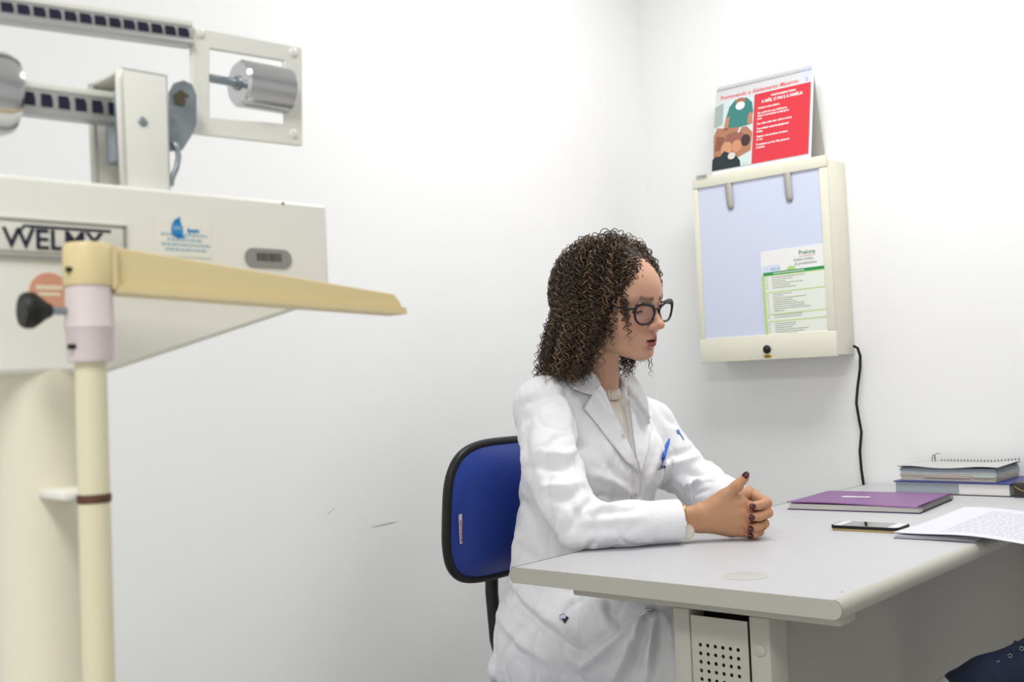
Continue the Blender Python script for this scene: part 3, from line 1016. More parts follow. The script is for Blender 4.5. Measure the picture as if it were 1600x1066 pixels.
sheet('folder_back', .138, .21, .0006, lambda u, v: 0, pp, m_cover)
for k in range(4):
    sheet('sheet', .140, .205, .0016 + .0012 * k, lambda u, v, k=k: .0006 * math.sin(3 * u + k) + .0008 * k * (1 - v) * u, pp, m_sheet, M=Matrix.Translation((-.002 + .0012 * k, .001 + .002 * k, 0)) @ Matrix.Rotation(.01 * k - .015, 4, 'Z'))
top = sheet('top_sheet', .255, .285, .0095, lambda u, v: .010 * math.sin(2.6 * u + 1.2 * v) ** 2 * (.4 + .6 * v) + .006 * math.sin(6 * u - 1) * u * .5 - .004 * (1 - v) * u + .006 * v, pp, m_sheet, 30,
            Matrix.Translation((-.004, .012, 0)) @ Matrix.Rotation(-.16, 4, 'Z'))
tl = []
rr = random.Random(3)
for r0 in range(16):
    x = .075
    while x < .225:
        w = rr.uniform(.006, .018)
        tl.append((x, .03 + r0 * .014, min(x + w, .228), .0318 + r0 * .014))
        x += w + .003
tv, tf = [], []
fz = lambda u, v: .0095 + .010 * math.sin(2.6 * u + 1.2 * v) ** 2 * (.4 + .6 * v) + .006 * math.sin(6 * u - 1) * u * .5 - .004 * (1 - v) * u + .006 * v
for x0, y0, x1, y1 in tl:
    i = len(tv)
    for x, y in ((x0, y0), (x1, y0), (x1, y1), (x0, y1)):
        tv.append((x, y, fz(x / .255, y / .285) + .0007))
    tf.append((i, i + 1, i + 2, i + 3))
MB().raw(tv, tf).build('printed_lines', mat('print_faint', (188, 190, 202), 0.6), top, None)

# thick blue book, spiral booklet on top, dark box beside them
bb = thing('book', 'thick blue covered book under the spiral booklet', 'book', (-1.050, 2.594, TZ), .0)
bw_, bd_, bh_ = .268, .19, .0305
m_bcov = mat('book_blue', (62, 66, 130), 0.4)
MB().box((0, 0, 0), (bw_, bd_, .0022), .0005).build('back_cover', mat('book_dark_back', (52, 50, 48), 0.5), bb)
MB().box((.003, .003, .0022), (bw_ - .004, bd_ - .002, bh_ - .003)).build('page_block', mat('book_pages', (234, 234, 232), 0.7, vary=.03, vscale=200), bb, None)
MB().box((.0028, .0026, .0028), (.152, .004, bh_ - .0048)).build('grey_page_edge', mat('book_grey_edge', (160, 168, 176), 0.7, vary=.06, vscale=300), bb, None)
MB().box((-.001, -.001, bh_ - .003), (bw_, bd_, bh_), .0005).build('front_cover', m_bcov, bb)
MB().box((0, bd_ - .003, 0), (bw_, bd_, bh_), .0005).build('spine', m_bcov, bb)

sb = thing('spiral_booklet', 'worn spiral bound booklet on top of the blue book', 'booklet', (-1.045, 2.610, TZ + bh_ + .0004), -.02)
w5, d5, h5 = .232, .165, .034
for i, (z0, z1, rgb) in enumerate(((0, .004, (196, 192, 182)), (.004, .008, (208, 200, 186)), (.008, .013, (218, 208, 196)), (.013, .017, (204, 202, 190)), (.017, .022, (180, 188, 190)), (.022, .027, (160, 172, 180)), (.027, .031, (140, 152, 160)))):
    MB().box((.004 + .002 * math.sin(i * 2.1), .003 + .0015 * math.sin(i * 1.3), z0), (w5 - .004 - .002 * math.cos(i), d5, z1 - .0003), .0004).build('page_bundle', mat('bundle_%d' % i, rgb, 0.7, vary=.08, vscale=260), sb, None)
MB().box((.06, .0012, .0085), (.17, .006, .0100)).build('page_tab', mat('tab_pink', (216, 196, 186), 0.7), sb, None)
MB().box((.175, .0012, .010), (.225, .006, .014)).build('page_tab', mat('tab_green', (186, 204, 190), 0.7), sb, None)
sheet('cover', w5 + .006, d5 + .002, .033, lambda u, v: .0022 * math.sin(u * 9 + .5) * (1 - v) + .006 * max(0, u - .72) / .28 * (.3 + .7 * v), sb, mat('cover_grey', (196, 198, 194), 0.5), M=Matrix.Translation((-.003, -.002, 0)), th=.0008)
sheet('under_cover', w5 + .002, d5, .0318, lambda u, v: .0018 * math.sin(u * 9 + .5) * (1 - v) + .003 * max(0, u - .72) / .28, sb, mat('cover_black', (30, 30, 32), 0.5), th=.0008)
sp2 = None
for i in range(24):
    if sp2 is None:
        sp2 = MB().tube([(0, .0026 * math.cos(2 * math.pi * k / 10), .0028 * math.sin(2 * math.pi * k / 10)) for k in range(10)], .0006, 5, closed=True).build('wire_loop', m_blackm, sb, True)
        o = sp2
    else:
        o = sp2.copy()
        COL.objects.link(o)
        o.parent = sb
    o.location = (.045 + .185 * i / 23, d5 - .002, .035 + .006 * max(0, i / 23 - .7) / .3)
MB().tube([(.033, d5 - .03, .034), (.031, d5 - .028, .045), (.034, d5 - .027, .052), (.039, d5 - .028, .048), (.039, d5 - .029, .034)], .0008, 6).build('bent_wire', m_blackm, sb, True)
MB().tube([(.036, d5 - .02, .034), (.033, d5 - .02, .047), (.039, d5 - .018, .0535), (.046, d5 - .016, .053)], .0008, 6).build('bent_wire', m_blackm, sb, True)

dbx = thing('small_box', 'dark glossy box with gold lines at the desk corner', 'box', (-.776, 2.586, TZ), -.05)
MB().box((0, 0, .0), (.09, .10, .003), .001).build('box_base', mat('box_blue_base', (70, 74, 96), 0.4), dbx)
MB().box((.001, .001, .003), (.088, .098, .034), .0015).build('box_body', mat('box_dark', (62, 58, 52), 0.3, vary=.1, vscale=60), dbx)
gl = []
for k in range(14):
    t = k / 13
    gl.append((.006 + .028 * t, -.0002, .026 - .014 * t ** .6))
MB().tube(gl, .0009, 6).build('gold_line', mat('box_gold', (176, 150, 90), 0.4, 0.5), dbx, True)

# ================================================================== implicit-surface modelling helpers
class Vol:
    def __init__(self, lo, hi, h):
        self.lo, self.hi, self.h = np.asarray(lo, float), np.asarray(hi, float), h
        self.ax = [np.arange(self.lo[i], self.hi[i] + h, h, dtype=np.float32) for i in range(3)]
        self.d = np.full([len(a) for a in self.ax], 1.0, np.float32)

    def _sl(self, lo, hi):
        s, g = [], []
        for i in range(3):
            a = max(0, int(math.floor((lo[i] - self.lo[i]) / self.h)))
            b = min(len(self.ax[i]), int(math.ceil((hi[i] - self.lo[i]) / self.h)) + 1)
            if b <= a:
                return None, None
            s.append(slice(a, b))
            shp = [1, 1, 1]
            shp[i] = -1
            g.append(self.ax[i][a:b].reshape(shp))
        return tuple(s), g

    def add(self, prim, k=0.01, pad=None):
        fn, lo, hi = prim
        pad = max(k, self.h * 2) + .002 if pad is None else pad
        s, g = self._sl(np.asarray(lo) - pad, np.asarray(hi) + pad)
        if s is None:
            return self
        v = fn(*g)
        a = self.d[s]
        if k > 0:
            h = np.clip(.5 + .5 * (a - v) / k, 0, 1)
            self.d[s] = a * (1 - h) + v * h - k * h * (1 - h)
        else:
            self.d[s] = np.minimum(a, v)
        return self

    def sub(self, prim, k=0.005):
        fn, lo, hi = prim
        pad = k + .002
        s, g = self._sl(np.asarray(lo) - pad, np.asarray(hi) + pad)
        if s is None:
            return self
        v = -fn(*g)
        a = self.d[s]
        h = np.clip(.5 - .5 * (a - v) / max(k, 1e-6), 0, 1)
        self.d[s] = a * (1 - h) + v * h + k * h * (1 - h)
        return self

    def mesh(self, smooth=2):
        d = self.d
        s = d < 0
        n = d.shape
        # cells with a sign change
        c = np.zeros([m - 1 for m in n], np.int8)
        for i in (0, 1):
            for j in (0, 1):
                for k in (0, 1):
                    c += s[i:n[0] - 1 + i, j:n[1] - 1 + j, k:n[2] - 1 + k]
        cell = (c > 0) & (c < 8)
        idx = np.full(cell.shape, -1, np.int64)
        ci = np.argwhere(cell)
        idx[cell] = np.arange(len(ci))
        acc = np.zeros((len(ci), 3))
        cnt = np.zeros(len(ci))
        faces = []
        for axis in range(3):
            sa = [slice(None)] * 3
            sb = [slice(None)] * 3
            sa[axis], sb[axis] = slice(0, -1), slice(1, None)
            A, B = d[tuple(sa)], d[tuple(sb)]
            e = np.argwhere((A < 0) != (B < 0))
            va = A[tuple(e.T)]
            vb = B[tuple(e.T)]
            t = va / (va - vb)
            p = e.astype(float)
            p[:, axis] += t
            o1, o2 = [q for q in range(3) if q != axis]
            quad = []
            ok = np.ones(len(e), bool)
            for da, db in ((0, 0), (-1, 0), (-1, -1), (0, -1)):
                q = e.copy()
                q[:, o1] += da
                q[:, o2] += db
                good = (q >= 0).all(1) & (q < np.array(cell.shape)).all(1)
                ok &= good
                qi = np.full(len(e), -1)
                qi[good] = idx[tuple(q[good].T)]
                g2 = qi >= 0
                np.add.at(acc, qi[g2], p[g2])
                np.add.at(cnt, qi[g2], 1)
                quad.append(qi)
            quad = np.stack(quad, 1)[ok]
            flip = (va[ok] < 0)
            if axis == 1:
                flip = ~flip
            quad[~flip] = quad[~flip][:, ::-1]
            faces.append(quad)
        V = acc / np.maximum(cnt, 1)[:, None] * self.h + self.lo
        Fq = np.concatenate(faces)
        Fq = Fq[(Fq >= 0).all(1)]
        for _ in range(smooth):
            V = relax(V, Fq, .5)
        return V, Fq


def relax(V, Fq, w=.5):
    a = Fq.ravel()
    b = np.roll(Fq, -1, 1).ravel()
    s = np.zeros_like(V)
    n = np.bincount(a, minlength=len(V)) + np.bincount(b, minlength=len(V))
    for i in range(3):
        s[:, i] = np.bincount(a, V[b, i], len(V)) + np.bincount(b, V[a, i], len(V))
    return V * (1 - w) + w * s / np.maximum(n, 1)[:, None]


def ellipsoid(c, r, M=None):
    c, r = np.asarray(c, float), np.asarray(r, float)

    def fn(X, Y, Z):
        p = [X - c[0], Y - c[1], Z - c[2]]
        if M is not None:
            p = [M[0][i] * p[0] + M[1][i] * p[1] + M[2][i] * p[2] for i in range(3)]
        k0 = np.sqrt((p[0] / r[0]) ** 2 + (p[1] / r[1]) ** 2 + (p[2] / r[2]) ** 2)
        k1 = np.sqrt((p[0] / r[0] ** 2) ** 2 + (p[1] / r[1] ** 2) ** 2 + (p[2] / r[2] ** 2) ** 2)
        return (k0 * (k0 - 1) / np.maximum(k1, 1e-6)).astype(np.float32)
    R = r if M is None else np.full(3, r.max())
    return fn, c - R, c + R


def cone(a, b, ra, rb, ax=None, s=1.0):
    """round cone; ax/s flatten the section by factor s along the unit axis ax"""
    a, b = np.asarray(a, float), np.asarray(b, float)
    ba = b - a
    L = float(ba @ ba) + 1e-12

    def fn(X, Y, Z):
        p = [X - a[0], Y - a[1], Z - a[2]]
        t = np.clip((p[0] * ba[0] + p[1] * ba[1] + p[2] * ba[2]) / L, 0, 1)
        q = [p[i] - t * ba[i] for i in range(3)]
        q2 = q[0] ** 2 + q[1] ** 2 + q[2] ** 2
        if ax is not None:
            w = q[0] * ax[0] + q[1] * ax[1] + q[2] * ax[2]
            q2 = q2 - w * w + (w / s) ** 2
        return ((np.sqrt(q2) - (ra + (rb - ra) * t)) * (min(1, s) if ax is not None else 1)).astype(np.float32)
    m = max(ra, rb) * max(1, s)
    return fn, np.minimum(a, b) - m, np.maximum(a, b) + m


def chain(pts, rad, k=.004, ax=None, s=1.0):
    prims = [cone(pts[i], pts[i + 1], rad[i], rad[i + 1], ax, s) for i in range(len(pts) - 1)]

    def fn(X, Y, Z):
        v = prims[0][0](X, Y, Z)
        for p in prims[1:]:
            w = p[0](X, Y, Z)
            h = np.clip(.5 + .5 * (v - w) / k, 0, 1)
            v = v * (1 - h) + w * h - k * h * (1 - h)
        return v
    return fn, np.min([p[1] for p in prims], 0), np.max([p[2] for p in prims], 0)


def loft(zs, cx, cy, rx, ry, ex=2.3):
    zs = np.asarray(zs, float)

    def fn(X, Y, Z):
        z = np.clip(Z, zs[0], zs[-1])
        ip = lambda v: np.interp(z.ravel(), zs, v).reshape(z.shape)
        a, b, rX, rY = ip(cx), ip(cy), ip(rx), ip(ry)
        k = (np.abs((X - a) / rX) ** ex + np.abs((Y - b) / rY) ** ex) ** (1 / ex)
        d = (k - 1) * np.minimum(rX, rY)
        dz = np.maximum(zs[0] - Z, Z - zs[-1])
        return np.where(dz > 0, np.sqrt(np.maximum(d, 0) ** 2 + dz ** 2) + np.minimum(d, 0) * 0, np.maximum(d, dz)).astype(np.float32)
    cx, cy, rx, ry = [np.asarray(q, float) for q in (cx, cy, rx, ry)]
    return fn, np.array([(cx - rx).min(), (cy - ry).min(), zs[0]]), np.array([(cx + rx).max(), (cy + ry).max(), zs[-1]])


def np_mesh(name, V, Fq, col=None):
    me = bpy.data.meshes.new(name)
    me.vertices.add(len(V))
    me.vertices.foreach_set('co', np.asarray(V, np.float32).ravel())
    Fq = np.asarray(Fq)
    k = Fq.shape[1]
    me.loops.add(Fq.size)
    me.loops.foreach_set('vertex_index', Fq.ravel().astype(np.int32))
    me.polygons.add(len(Fq))
    me.polygons.foreach_set('loop_start', np.arange(0, Fq.size, k, dtype=np.int32))
    me.update(calc_edges=True)
    if col is not None:
        a = me.color_attributes.new('Col', 'FLOAT_COLOR', 'POINT')
        a.data.foreach_set('color', np.concatenate([col, np.ones((len(V), 1))], 1).astype(np.float32).ravel())
    me.validate()
    return me


def vnormals(V, Fq):
    n = np.cross(V[Fq[:, 2]] - V[Fq[:, 0]], V[Fq[:, 3]] - V[Fq[:, 1]])
    out = np.zeros_like(V)
    for j in range(4):
        for i in range(3):
            out[:, i] += np.bincount(Fq[:, j], n[:, i], len(V))
    return out / np.maximum(np.linalg.norm(out, axis=1), 1e-9)[:, None]


# ================================================================== the woman at the desk: frames
YM = 1.80                                     # her mid plane; she faces +x
PB = Vector((-1.36, YM, 0))                   # base point of the figure
m_skin = mat('skin', (196, 146, 114), 0.48, attr='Col', sss=0.12, spec=0.35, bump=.05, bscale=700)
SKIN = np.array(lin((200, 155, 130))[:3])
LIPS = np.array(lin((152, 74, 78))[:3])
BROW = np.array(lin((70, 46, 36))[:3])
PINK = np.array(lin((206, 138, 112))[:3])

# ---- head
HS = 1.05
hp_, hyaw, htilt = math.radians(12), math.radians(1), math.radians(6)
hf = np.array([math.cos(hp_) * math.cos(hyaw), math.cos(hp_) * math.sin(hyaw), -math.sin(hp_)])
hl = np.array([-math.sin(hyaw), math.cos(hyaw), 0])
hu = np.cross(hf, hl)
hl, hu = hl * math.cos(htilt) + hu * math.sin(htilt), hu * math.cos(htilt) - hl * math.sin(htilt)
HO = dep(953, 486, 2.165)
HM = np.stack([hf, hl, hu], 1)                # head axes as columns


def h2w(p):
    return HO + HS * (np.asarray(p, float) @ HM.T)


def w2h(p):
    return ((np.asarray(p, float) - HO) @ HM) / HS


NECK_BASE = np.array([-1.352, YM - .004, 1.035])
NB = w2h(NECK_BASE)
ND = w2h(np.array([-1.36, YM, .95]))
hv = Vol((-.135, -.125, -.30), (.14, .125, .145), .0020)
hv.add(ellipsoid((-.004, 0, .036), (.098, .074, .092)), 0)
hv.add(ellipsoid((.038, 0, .044), (.0605, .060, .055)), .02)
hv.add(ellipsoid((.040, 0, -.018), (.054, .055, .065)), .02)
hv.add(ellipsoid((.042, 0, -.055), (.046, .042, .040)), .02)
for s in (-1, 1):
    hv.add(cone((.010, s * .044, -.050), (.072, s * .014, -.080), .016, .014), .022)
    hv.add(ellipsoid((.058, s * .039, -.018), (.030, .025, .030)), .020)
    hv.add(cone((.046, s * .050, -.004), (.000, s * .058, .000), .012, .012), .022)
    hv.add(cone((.0875, s * .010, .0330), (.0735, s * .044, .036), .0070, .0080), .016)
hv.add(ellipsoid((.081, 0, -.0835), (.0165, .020, .0145)), .014)
hv.add(ellipsoid((.079, 0, -.050), (.023, .027, .025)), .014)
for s in (-1, 1):
    hv.sub(ellipsoid((.098, s * .032, .0155), (.0175, .0185, .0125)), .010)
# nose
hv.add(cone((.0885, 0, .024), (.109, 0, -.012), .0072, .0088), .008)
hv.add(ellipsoid((.1110, 0, -.0165), (.0110, .0115, .0098)), .006)
for s in (-1, 1):
    hv.add(ellipsoid((.1010, s * .0125, -.0205), (.0102, .0078, .0082)), .005)
    hv.sub(ellipsoid((.1065, s * .0060, -.0275), (.0055, .0032, .0040)), .003)
    # lids: a ball with the lower edge opened
    hv.add(ellipsoid((.0735, s * .0315, .0165), (.0137, .0150, .0130)), .004)
    hv.sub(ellipsoid((.0895, s * .0325, .0105), (.0075, .0120, .0020)), .0015)
    # ear
    M = np.array([[.94, .34 * s, 0], [-.34 * s, .94, 0], [0, 0, 1.0]])
    hv.add(ellipsoid((-.012, s * .078, .004), (.017, .007, .031), M), .006)
    hv.sub(ellipsoid((-.008, s * .086, .008), (.008, .006, .017), M), .004)
hv.sub(ellipsoid((.1085, 0, -.036), (.0060, .0030, .0050)), .004)
# lips
for s in (-1, 1):
    hv.add(cone((.1010, s * .002, -.0455), (.0860, s * .0240, -.0502), .0054, .0028), .004)
    hv.add(cone((.0985, 0, -.0600), (.0860, s * .0220, -.0522), .0074, .0032), .005)
hv.sub(ellipsoid((.1060, 0, -.0525), (.0200, .0160, .0021)), .0018)
hv.sub(ellipsoid((.0990, 0, -.0700), (.0080, .0160, .0040)), .007)
# neck
hv.add(cone((-.022, 0, -.035), NB, .048, .049), .022)
hv.add(cone(NB, ND, .049, .062), .02)
hV, hF = hv.mesh(2)
# colours
col = np.tile(SKIN, (len(hV), 1))


def seg_d(P, a, b):
    a, b = np.asarray(a, float), np.asarray(b, float)
    t = np.clip(((P - a) @ (b - a)) / ((b - a) @ (b - a)), 0, 1)
    return np.linalg.norm(P - a - t[:, None] * (b - a), axis=1)


def paint(mask, c):
    global col
    m = np.clip(mask, 0, 1)[:, None]
    col = col * (1 - m) + c * m


ab = hV.copy()
ab[:, 1] = np.abs(ab[:, 1])
cheek = np.exp(-(np.linalg.norm((ab - [.083, .038, -.016]) / [.03, .022, .018], axis=1)) ** 2)
paint(cheek * .35, PINK)
paint(np.exp(-(np.linalg.norm((ab - [.116, 0, -.018]) / .014, axis=1)) ** 2) * .5, PINK)
lu = seg_d(ab, (.1020, 0, -.0458), (.0880, .0230, -.0500))
ll = seg_d(ab, (.1010, 0, -.0598), (.0880, .0210, -.0526))
lip = np.maximum(1 - np.clip((lu - .0046 + .12 * (ab[:, 1] - .006)) / .0016, 0, 1), 1 - np.clip((ll - .0068 + .16 * (ab[:, 1] - .006)) / .0018, 0, 1))
paint(lip * .9, LIPS)
paint((np.abs(hV[:, 2] + .0525) < .0016) & (ab[:, 1] < .017) & (hV[:, 0] > .085) & (hV[:, 0] < .1), np.array([.10, .03, .03]))
bd = seg_d(ab, (.0975, .012, .0360), (.088, .034, .0388))
bd = np.minimum(bd, seg_d(ab, (.088, .034, .0385), (.074, .049, .0330)) + .0006)
paint((1 - np.clip((bd - .0038) / .0030, 0, 1)) * .95 * (hV[:, 0] > .05), BROW)
lid = np.linalg.norm((ab - [.0735, .0315, .0105]) / [1, 1, 1], axis=1)
paint(((np.abs(ab[:, 2] - .0112) < .0022) & (np.abs(ab[:, 1] - .0325) < .0125) & (hV[:, 0] > .074)) * .9, BROW * .4)
hV[:, 2] += .15 * np.clip(.018 - hV[:, 2], 0, .115)     # a short lower face
head_W = h2w(hV)

# ---- hands, in a frame (right, up, towards camera) hung at the clasp
HD = 2.0
HC_ = dep(1130, 800, HD)
HAX = np.stack([RT, UP, -FW], 1)
PXM = HD / F_PX


def hp(px, py, c=0.0):
    return np.array([(px - 1130) * PXM, (800 - py) * PXM, c * .001])


hg = Vol((-.105, -.055, -.150), (.105, .085, .060), .00165)
for a, b, ra, rb in (((1040, 804, 20), (1090, 802, 12), 16.5, 15.5), ((1040, 819, 20), (1092, 817, 12), 16, 14.5)):
    hg.add(cone(hp(*a), hp(*b), ra * .001, rb * .001), .012)
for a, b, ra, rb in (((1092, 798, 12), (1157, 785, 15), 15, 10.5), ((1094, 806, 13), (1163, 799, 18), 15, 10.5), ((1094, 814, 12), (1162, 814, 16), 15, 10.5), ((1094, 817, 10), (1155, 828, 12), 14, 10.5),
                     ((1108, 820, 2), (1142, 829, 2), 12, 12), ((1096, 803, 2), (1126, 781, 7), 16, 14), ((1118, 789, 8), (1148, 784, 10), 14, 11)):
    hg.add(cone(hp(*a), hp(*b), ra * .001, rb * .001), .010)
hg.add(chain([hp(1108, 792, 8), hp(1131, 773, 12), hp(1148, 758, 17), hp(1160.5, 745, 18)], [.0145, .0120, .0098, .0079], .006), .009)
for ky, kc, yy in ((785, 15, 793), (799, 18, 809), (814, 16, 824), (828, 12, 832)):
    hg.add(chain([hp(1158, ky, kc), hp(1180, yy, -2), hp(1172, yy + 1, -30)], [.0100, .0088, .0080], .004), .004)
LEFT = [
    ([(1168, 787, 30), (1180, 786, 29), (1195, 784, 16), (1183, 779, -26)], [7.3, 8.0, 9.2, 11.5]),
    ([(1166, 804, 32), (1180, 803, 31), (1196, 799, 18), (1189, 793, -28)], [7.4, 8.1, 9.2, 11.5]),
    ([(1165, 822, 29), (1178, 820, 28), (1191, 816, 15), (1186, 810, -27)], [7.0, 7.6, 8.8, 11.0]),
    ([(1166, 833.5, 23), (1176, 832, 22), (1185, 829, 11), (1180, 825, -24)], [6.0, 6.5, 7.6, 10.0]),
]
for pts, rad in LEFT:
    hg.add(chain([hp(*p) for p in pts], [r * .001 for r in rad], .004), .0012)
for (a, b, ra, rb) in (((1183, 779, -26), (1166, 787, -95), 11.5, 17), ((1189, 793, -28), (1168, 795, -95), 11.5, 17), ((1186, 810, -27), (1168, 803, -95), 11, 17), ((1180, 825, -24), (1166, 810, -95), 10, 16),
                       ((1166, 795, -92), (1158, 795, -140), 21, 19)):
    hg.add(cone(hp(*a), hp(*b), ra * .001, rb * .001), .008)
hg.add(chain([hp(1172, 788, -70), hp(1176, 774, -30), hp(1164, 773, -4), hp(1153, 778, 6)], [.014, .0115, .0098, .0085], .006), .003)
gV, gF = hg.mesh(2)
hand_W = HC_ + gV @ HAX.T
hcol = np.tile(np.array(lin((192, 146, 112))[:3]), (len(gV), 1))
tips = np.full(len(gV), 1.0)
for pts, rad in LEFT:
    tips = np.minimum(tips, np.linalg.norm(gV - hp(*pts[0]), axis=1))
kn = np.full(len(gV), 1.0)
for pts, rad in LEFT:
    kn = np.minimum(kn, np.linalg.norm(gV - hp(*pts[2]), axis=1))
w = np.clip(1 - np.minimum(tips, kn) / .02, 0, 1)[:, None] * .6
hcol = hcol * (1 - w) + np.array(lin((206, 134, 108))[:3]) * w
shift = .7465 - hand_W[:, 2].min()            # bring the little finger side down on the desk
HLIFT = np.array([0, 0, shift])
hand_W = hand_W + HLIFT

# ---- torso, arms and legs under the clothes (coarse), joined into the same body mesh
def P3(px, py, d):
    return dep(px, py, d)


SH_R, SH_L = P3(852, 640, 2.135), P3(1010, 668, 2.37)
UA_R, UA_L = P3(861, 720, 2.055), P3(1048, 722, 2.37)
EL_R0 = P3(886, 792, 1.99)
EL_R, EL_L = P3(908, 823, 1.968), P3(1097, 766, 2.345)
MF_R = P3(985, 821, 1.968)
CU_R, CU_L = P3(1060, 820, 1.982), P3(1150, 790, 2.15)
for q in (EL_R, MF_R, CU_R, CU_L):
    q[2] = max(q[2], .7855)
EL_L[2] = max(EL_L[2], .797)
bvv = Vol((-1.60, 1.42, .0), (-.78, 2.16, 1.06), .0085)
bvv.add(loft([.50, .60, .72, .82, .92, .99, 1.03], [-1.385, -1.38, -1.37, -1.365, -1.36, -1.355, -1.352], [YM] * 7, [.09, .09, .07, .068, .068, .052, .042], [.15, .15, .11, .11, .12, .10, .06], 2.0), 0)
for s, S_, U_, E_, C_ in ((-1, SH_R, UA_R, EL_R, CU_R), (1, SH_L, UA_L, EL_L, CU_L)):
    bvv.add(cone((-1.355, YM, .985), S_ - [0, 0, .01], .042, .034), .02)
    bvv.add(chain([S_, U_, E_, C_ - (C_ - E_) / np.linalg.norm(C_ - E_) * .045], [.036, .032, .026, .016], .01), .01)
    y = YM + s * .085
    bvv.add(chain([(-1.38, y, .545), (-.93, y + s * .01, .545), (-.955, y + s * .01, .09)], [.08, .06, .038], .03), .02)
    bvv.add(chain([(-.965, y + s * .01, .045), (-.85, y + s * .02, .035)], [.035, .028], .01), .02)
bV_, bF_ = bvv.mesh(2)
V_all = np.concatenate([head_W, hand_W, bV_])
F_all = np.concatenate([hF, gF + len(hV), bF_ + len(hV) + len(gV)])
C_all = np.concatenate([col, hcol, np.tile(SKIN, (len(bV_), 1))])
person = link('person', np_mesh('person', V_all - np.array(PB), F_all, C_all), m_skin, None, True)
person.location = PB
tag(person, 'woman in a white coat and glasses with curly hair seated at the desk, hands clasped', 'person')


def wear(name, V, Fq, m, smooth=True, col_=None):
    return link(name, np_mesh(name, np.asarray(V) - np.array(PB), Fq, col_), m, person, smooth)


def wearmb(name, mb, m, smooth=True, par=None):
    bmesh.ops.translate(mb.bm, verts=mb.bm.verts, vec=-PB)
    return mb.build(name, m, par or person, smooth)


# eyes and nails
for s in (-1, 1):
    c = h2w((.0735, s * .0315, .0160))
    mb = MB().ball(c, .0122 * HS, 20, 14)
    e = wearmb('eyeball', mb, mat('eye_white', (226, 222, 216), 0.2), True)
    d = HM @ np.array([.86, 0, -.50])
    mb = MB().ball(c + d * .0086 * HS, .0058 * HS, 14, 10)
    wearmb('iris', mb, mat('eye_brown', (44, 26, 18), 0.15), True, e)
m_nail = mat('burgundy_nail', (74, 16, 32), 0.22, coat=.3)


def nail(c, t, n, l, w_, th=.0014):
    """curved nail plate: c centre, t along finger, n outward"""
    t, n = np.asarray(t, float), np.asarray(n, float)
    t = t / np.linalg.norm(t)
    n = n - t * (n @ t)
    n /= np.linalg.norm(n)
    b = np.cross(n, t)
    V, Fc = [], []
    NU, NV = 10, 8
    for j in range(NV + 1):
        for i in range(NU + 1):
            u, v = i / NU * 2 - 1, j / NV * 2 - 1
            sx = u * math.sqrt(max(0, 1 - .5 * v * v))
            sy = v * math.sqrt(max(0, 1 - .5 * u * u))
            p = c + t * (sy * l / 2) + b * (sx * w_ / 2) - n * (.28 * w_ * sx * sx + .10 * l * sy * sy)
            V.append(HC_ + p @ HAX.T + HLIFT)
    for j in range(NV):
        for i in range(NU):
            a = j * (NU + 1) + i
            Fc.append((a, a + 1, a + NU + 2, a + NU + 1))
    o = wearmb('fingernail', MB().raw(V, Fc), m_nail, True)
    md = o.modifiers.new('t', 'SOLIDIFY')
    md.thickness, md.offset = th, 0


for (pts, rad), (nx, ny) in zip(LEFT, ((1169.5, 787), (1167, 803.5), (1165.8, 822.5), (1166.8, 833.2))):
    r = rad[0] * .001
    c = hp(*pts[0]) + np.array([0.0012, 0.0004, r + .0002])
    nail(c, (-1, -.05, -.12), (-.10, .10, 1), .0112, r * 1.6)
tt = hp(1160.5, 745, 18)
td = hp(1160.5, 745, 18) - hp(1148, 758, 17)
nail(tt + np.array([-.30, .52, .72]) * .0085 + td / np.linalg.norm(td) * .002, td, (-.36, .5, .78), .0165, .0125)

# ================================================================== clothes
m_coat = mat('white_coat_cloth', (238, 239, 242), 0.75, bump=.10, bscale=900, sheen=.1)
m_coat_t = mat('white_coat_thread', (214, 216, 222), 0.8)


def halfspace(c, u, r):
    c, u = np.asarray(c, float), np.asarray(u, float)

    def fn(X, Y, Z):
        return (-((X - c[0]) * u[0] + (Y - c[1]) * u[1] + (Z - c[2]) * u[2])).astype(np.float32)
    m = c + u * r
    return fn, m - r, m + r


TZs = [.44, .50, .62, .72, .81, .90, .97, 1.03, 1.06]
TCX = np.array([-1.388, -1.390, -1.394, -1.384, -1.376, -1.364, -1.360, -1.362, -1.36])
TRX = np.array([.112, .120, .125, .116, .113, .109, .094, .072, .050])
TRY = np.array([.195, .200, .196, .172, .163, .166, .158, .115, .075])
cv_ = Vol((-1.56, 1.43, .40), (-.86, 2.15, 1.13), .0038)
cv_.add(loft(TZs, TCX, [YM] * 9, TRX, TRY, 2.35), 0)
for s in (-1, 1):
    cv_.add(ellipsoid((-1.296, YM + s * .068, .880), (.056, .070, .068)), .035)
    cv_.add(cone((-1.362, YM + s * .03, 1.048), SH_R if s < 0 else SH_L, .034, .056), .03)
# right sleeve
cv_.add(chain([SH_R + [0, 0, .004], UA_R, EL_R0], [.064, .056, .0515], .02), .014)
cv_.add(chain([EL_R0, EL_R, MF_R, CU_R + (CU_R - MF_R) * .2], [.0500, .0455, .0392, .0388], .02), .012)
# left sleeve
cv_.add(chain([SH_L, UA_L, EL_L + [0, 0, .008]], [.064, .057, .053], .02), .014)
cv_.add(chain([EL_L + [0, 0, .008], EL_L * .45 + CU_L * .55, CU_L + (CU_L - EL_L) * .08], [.053, .047, .041], .02), .012)
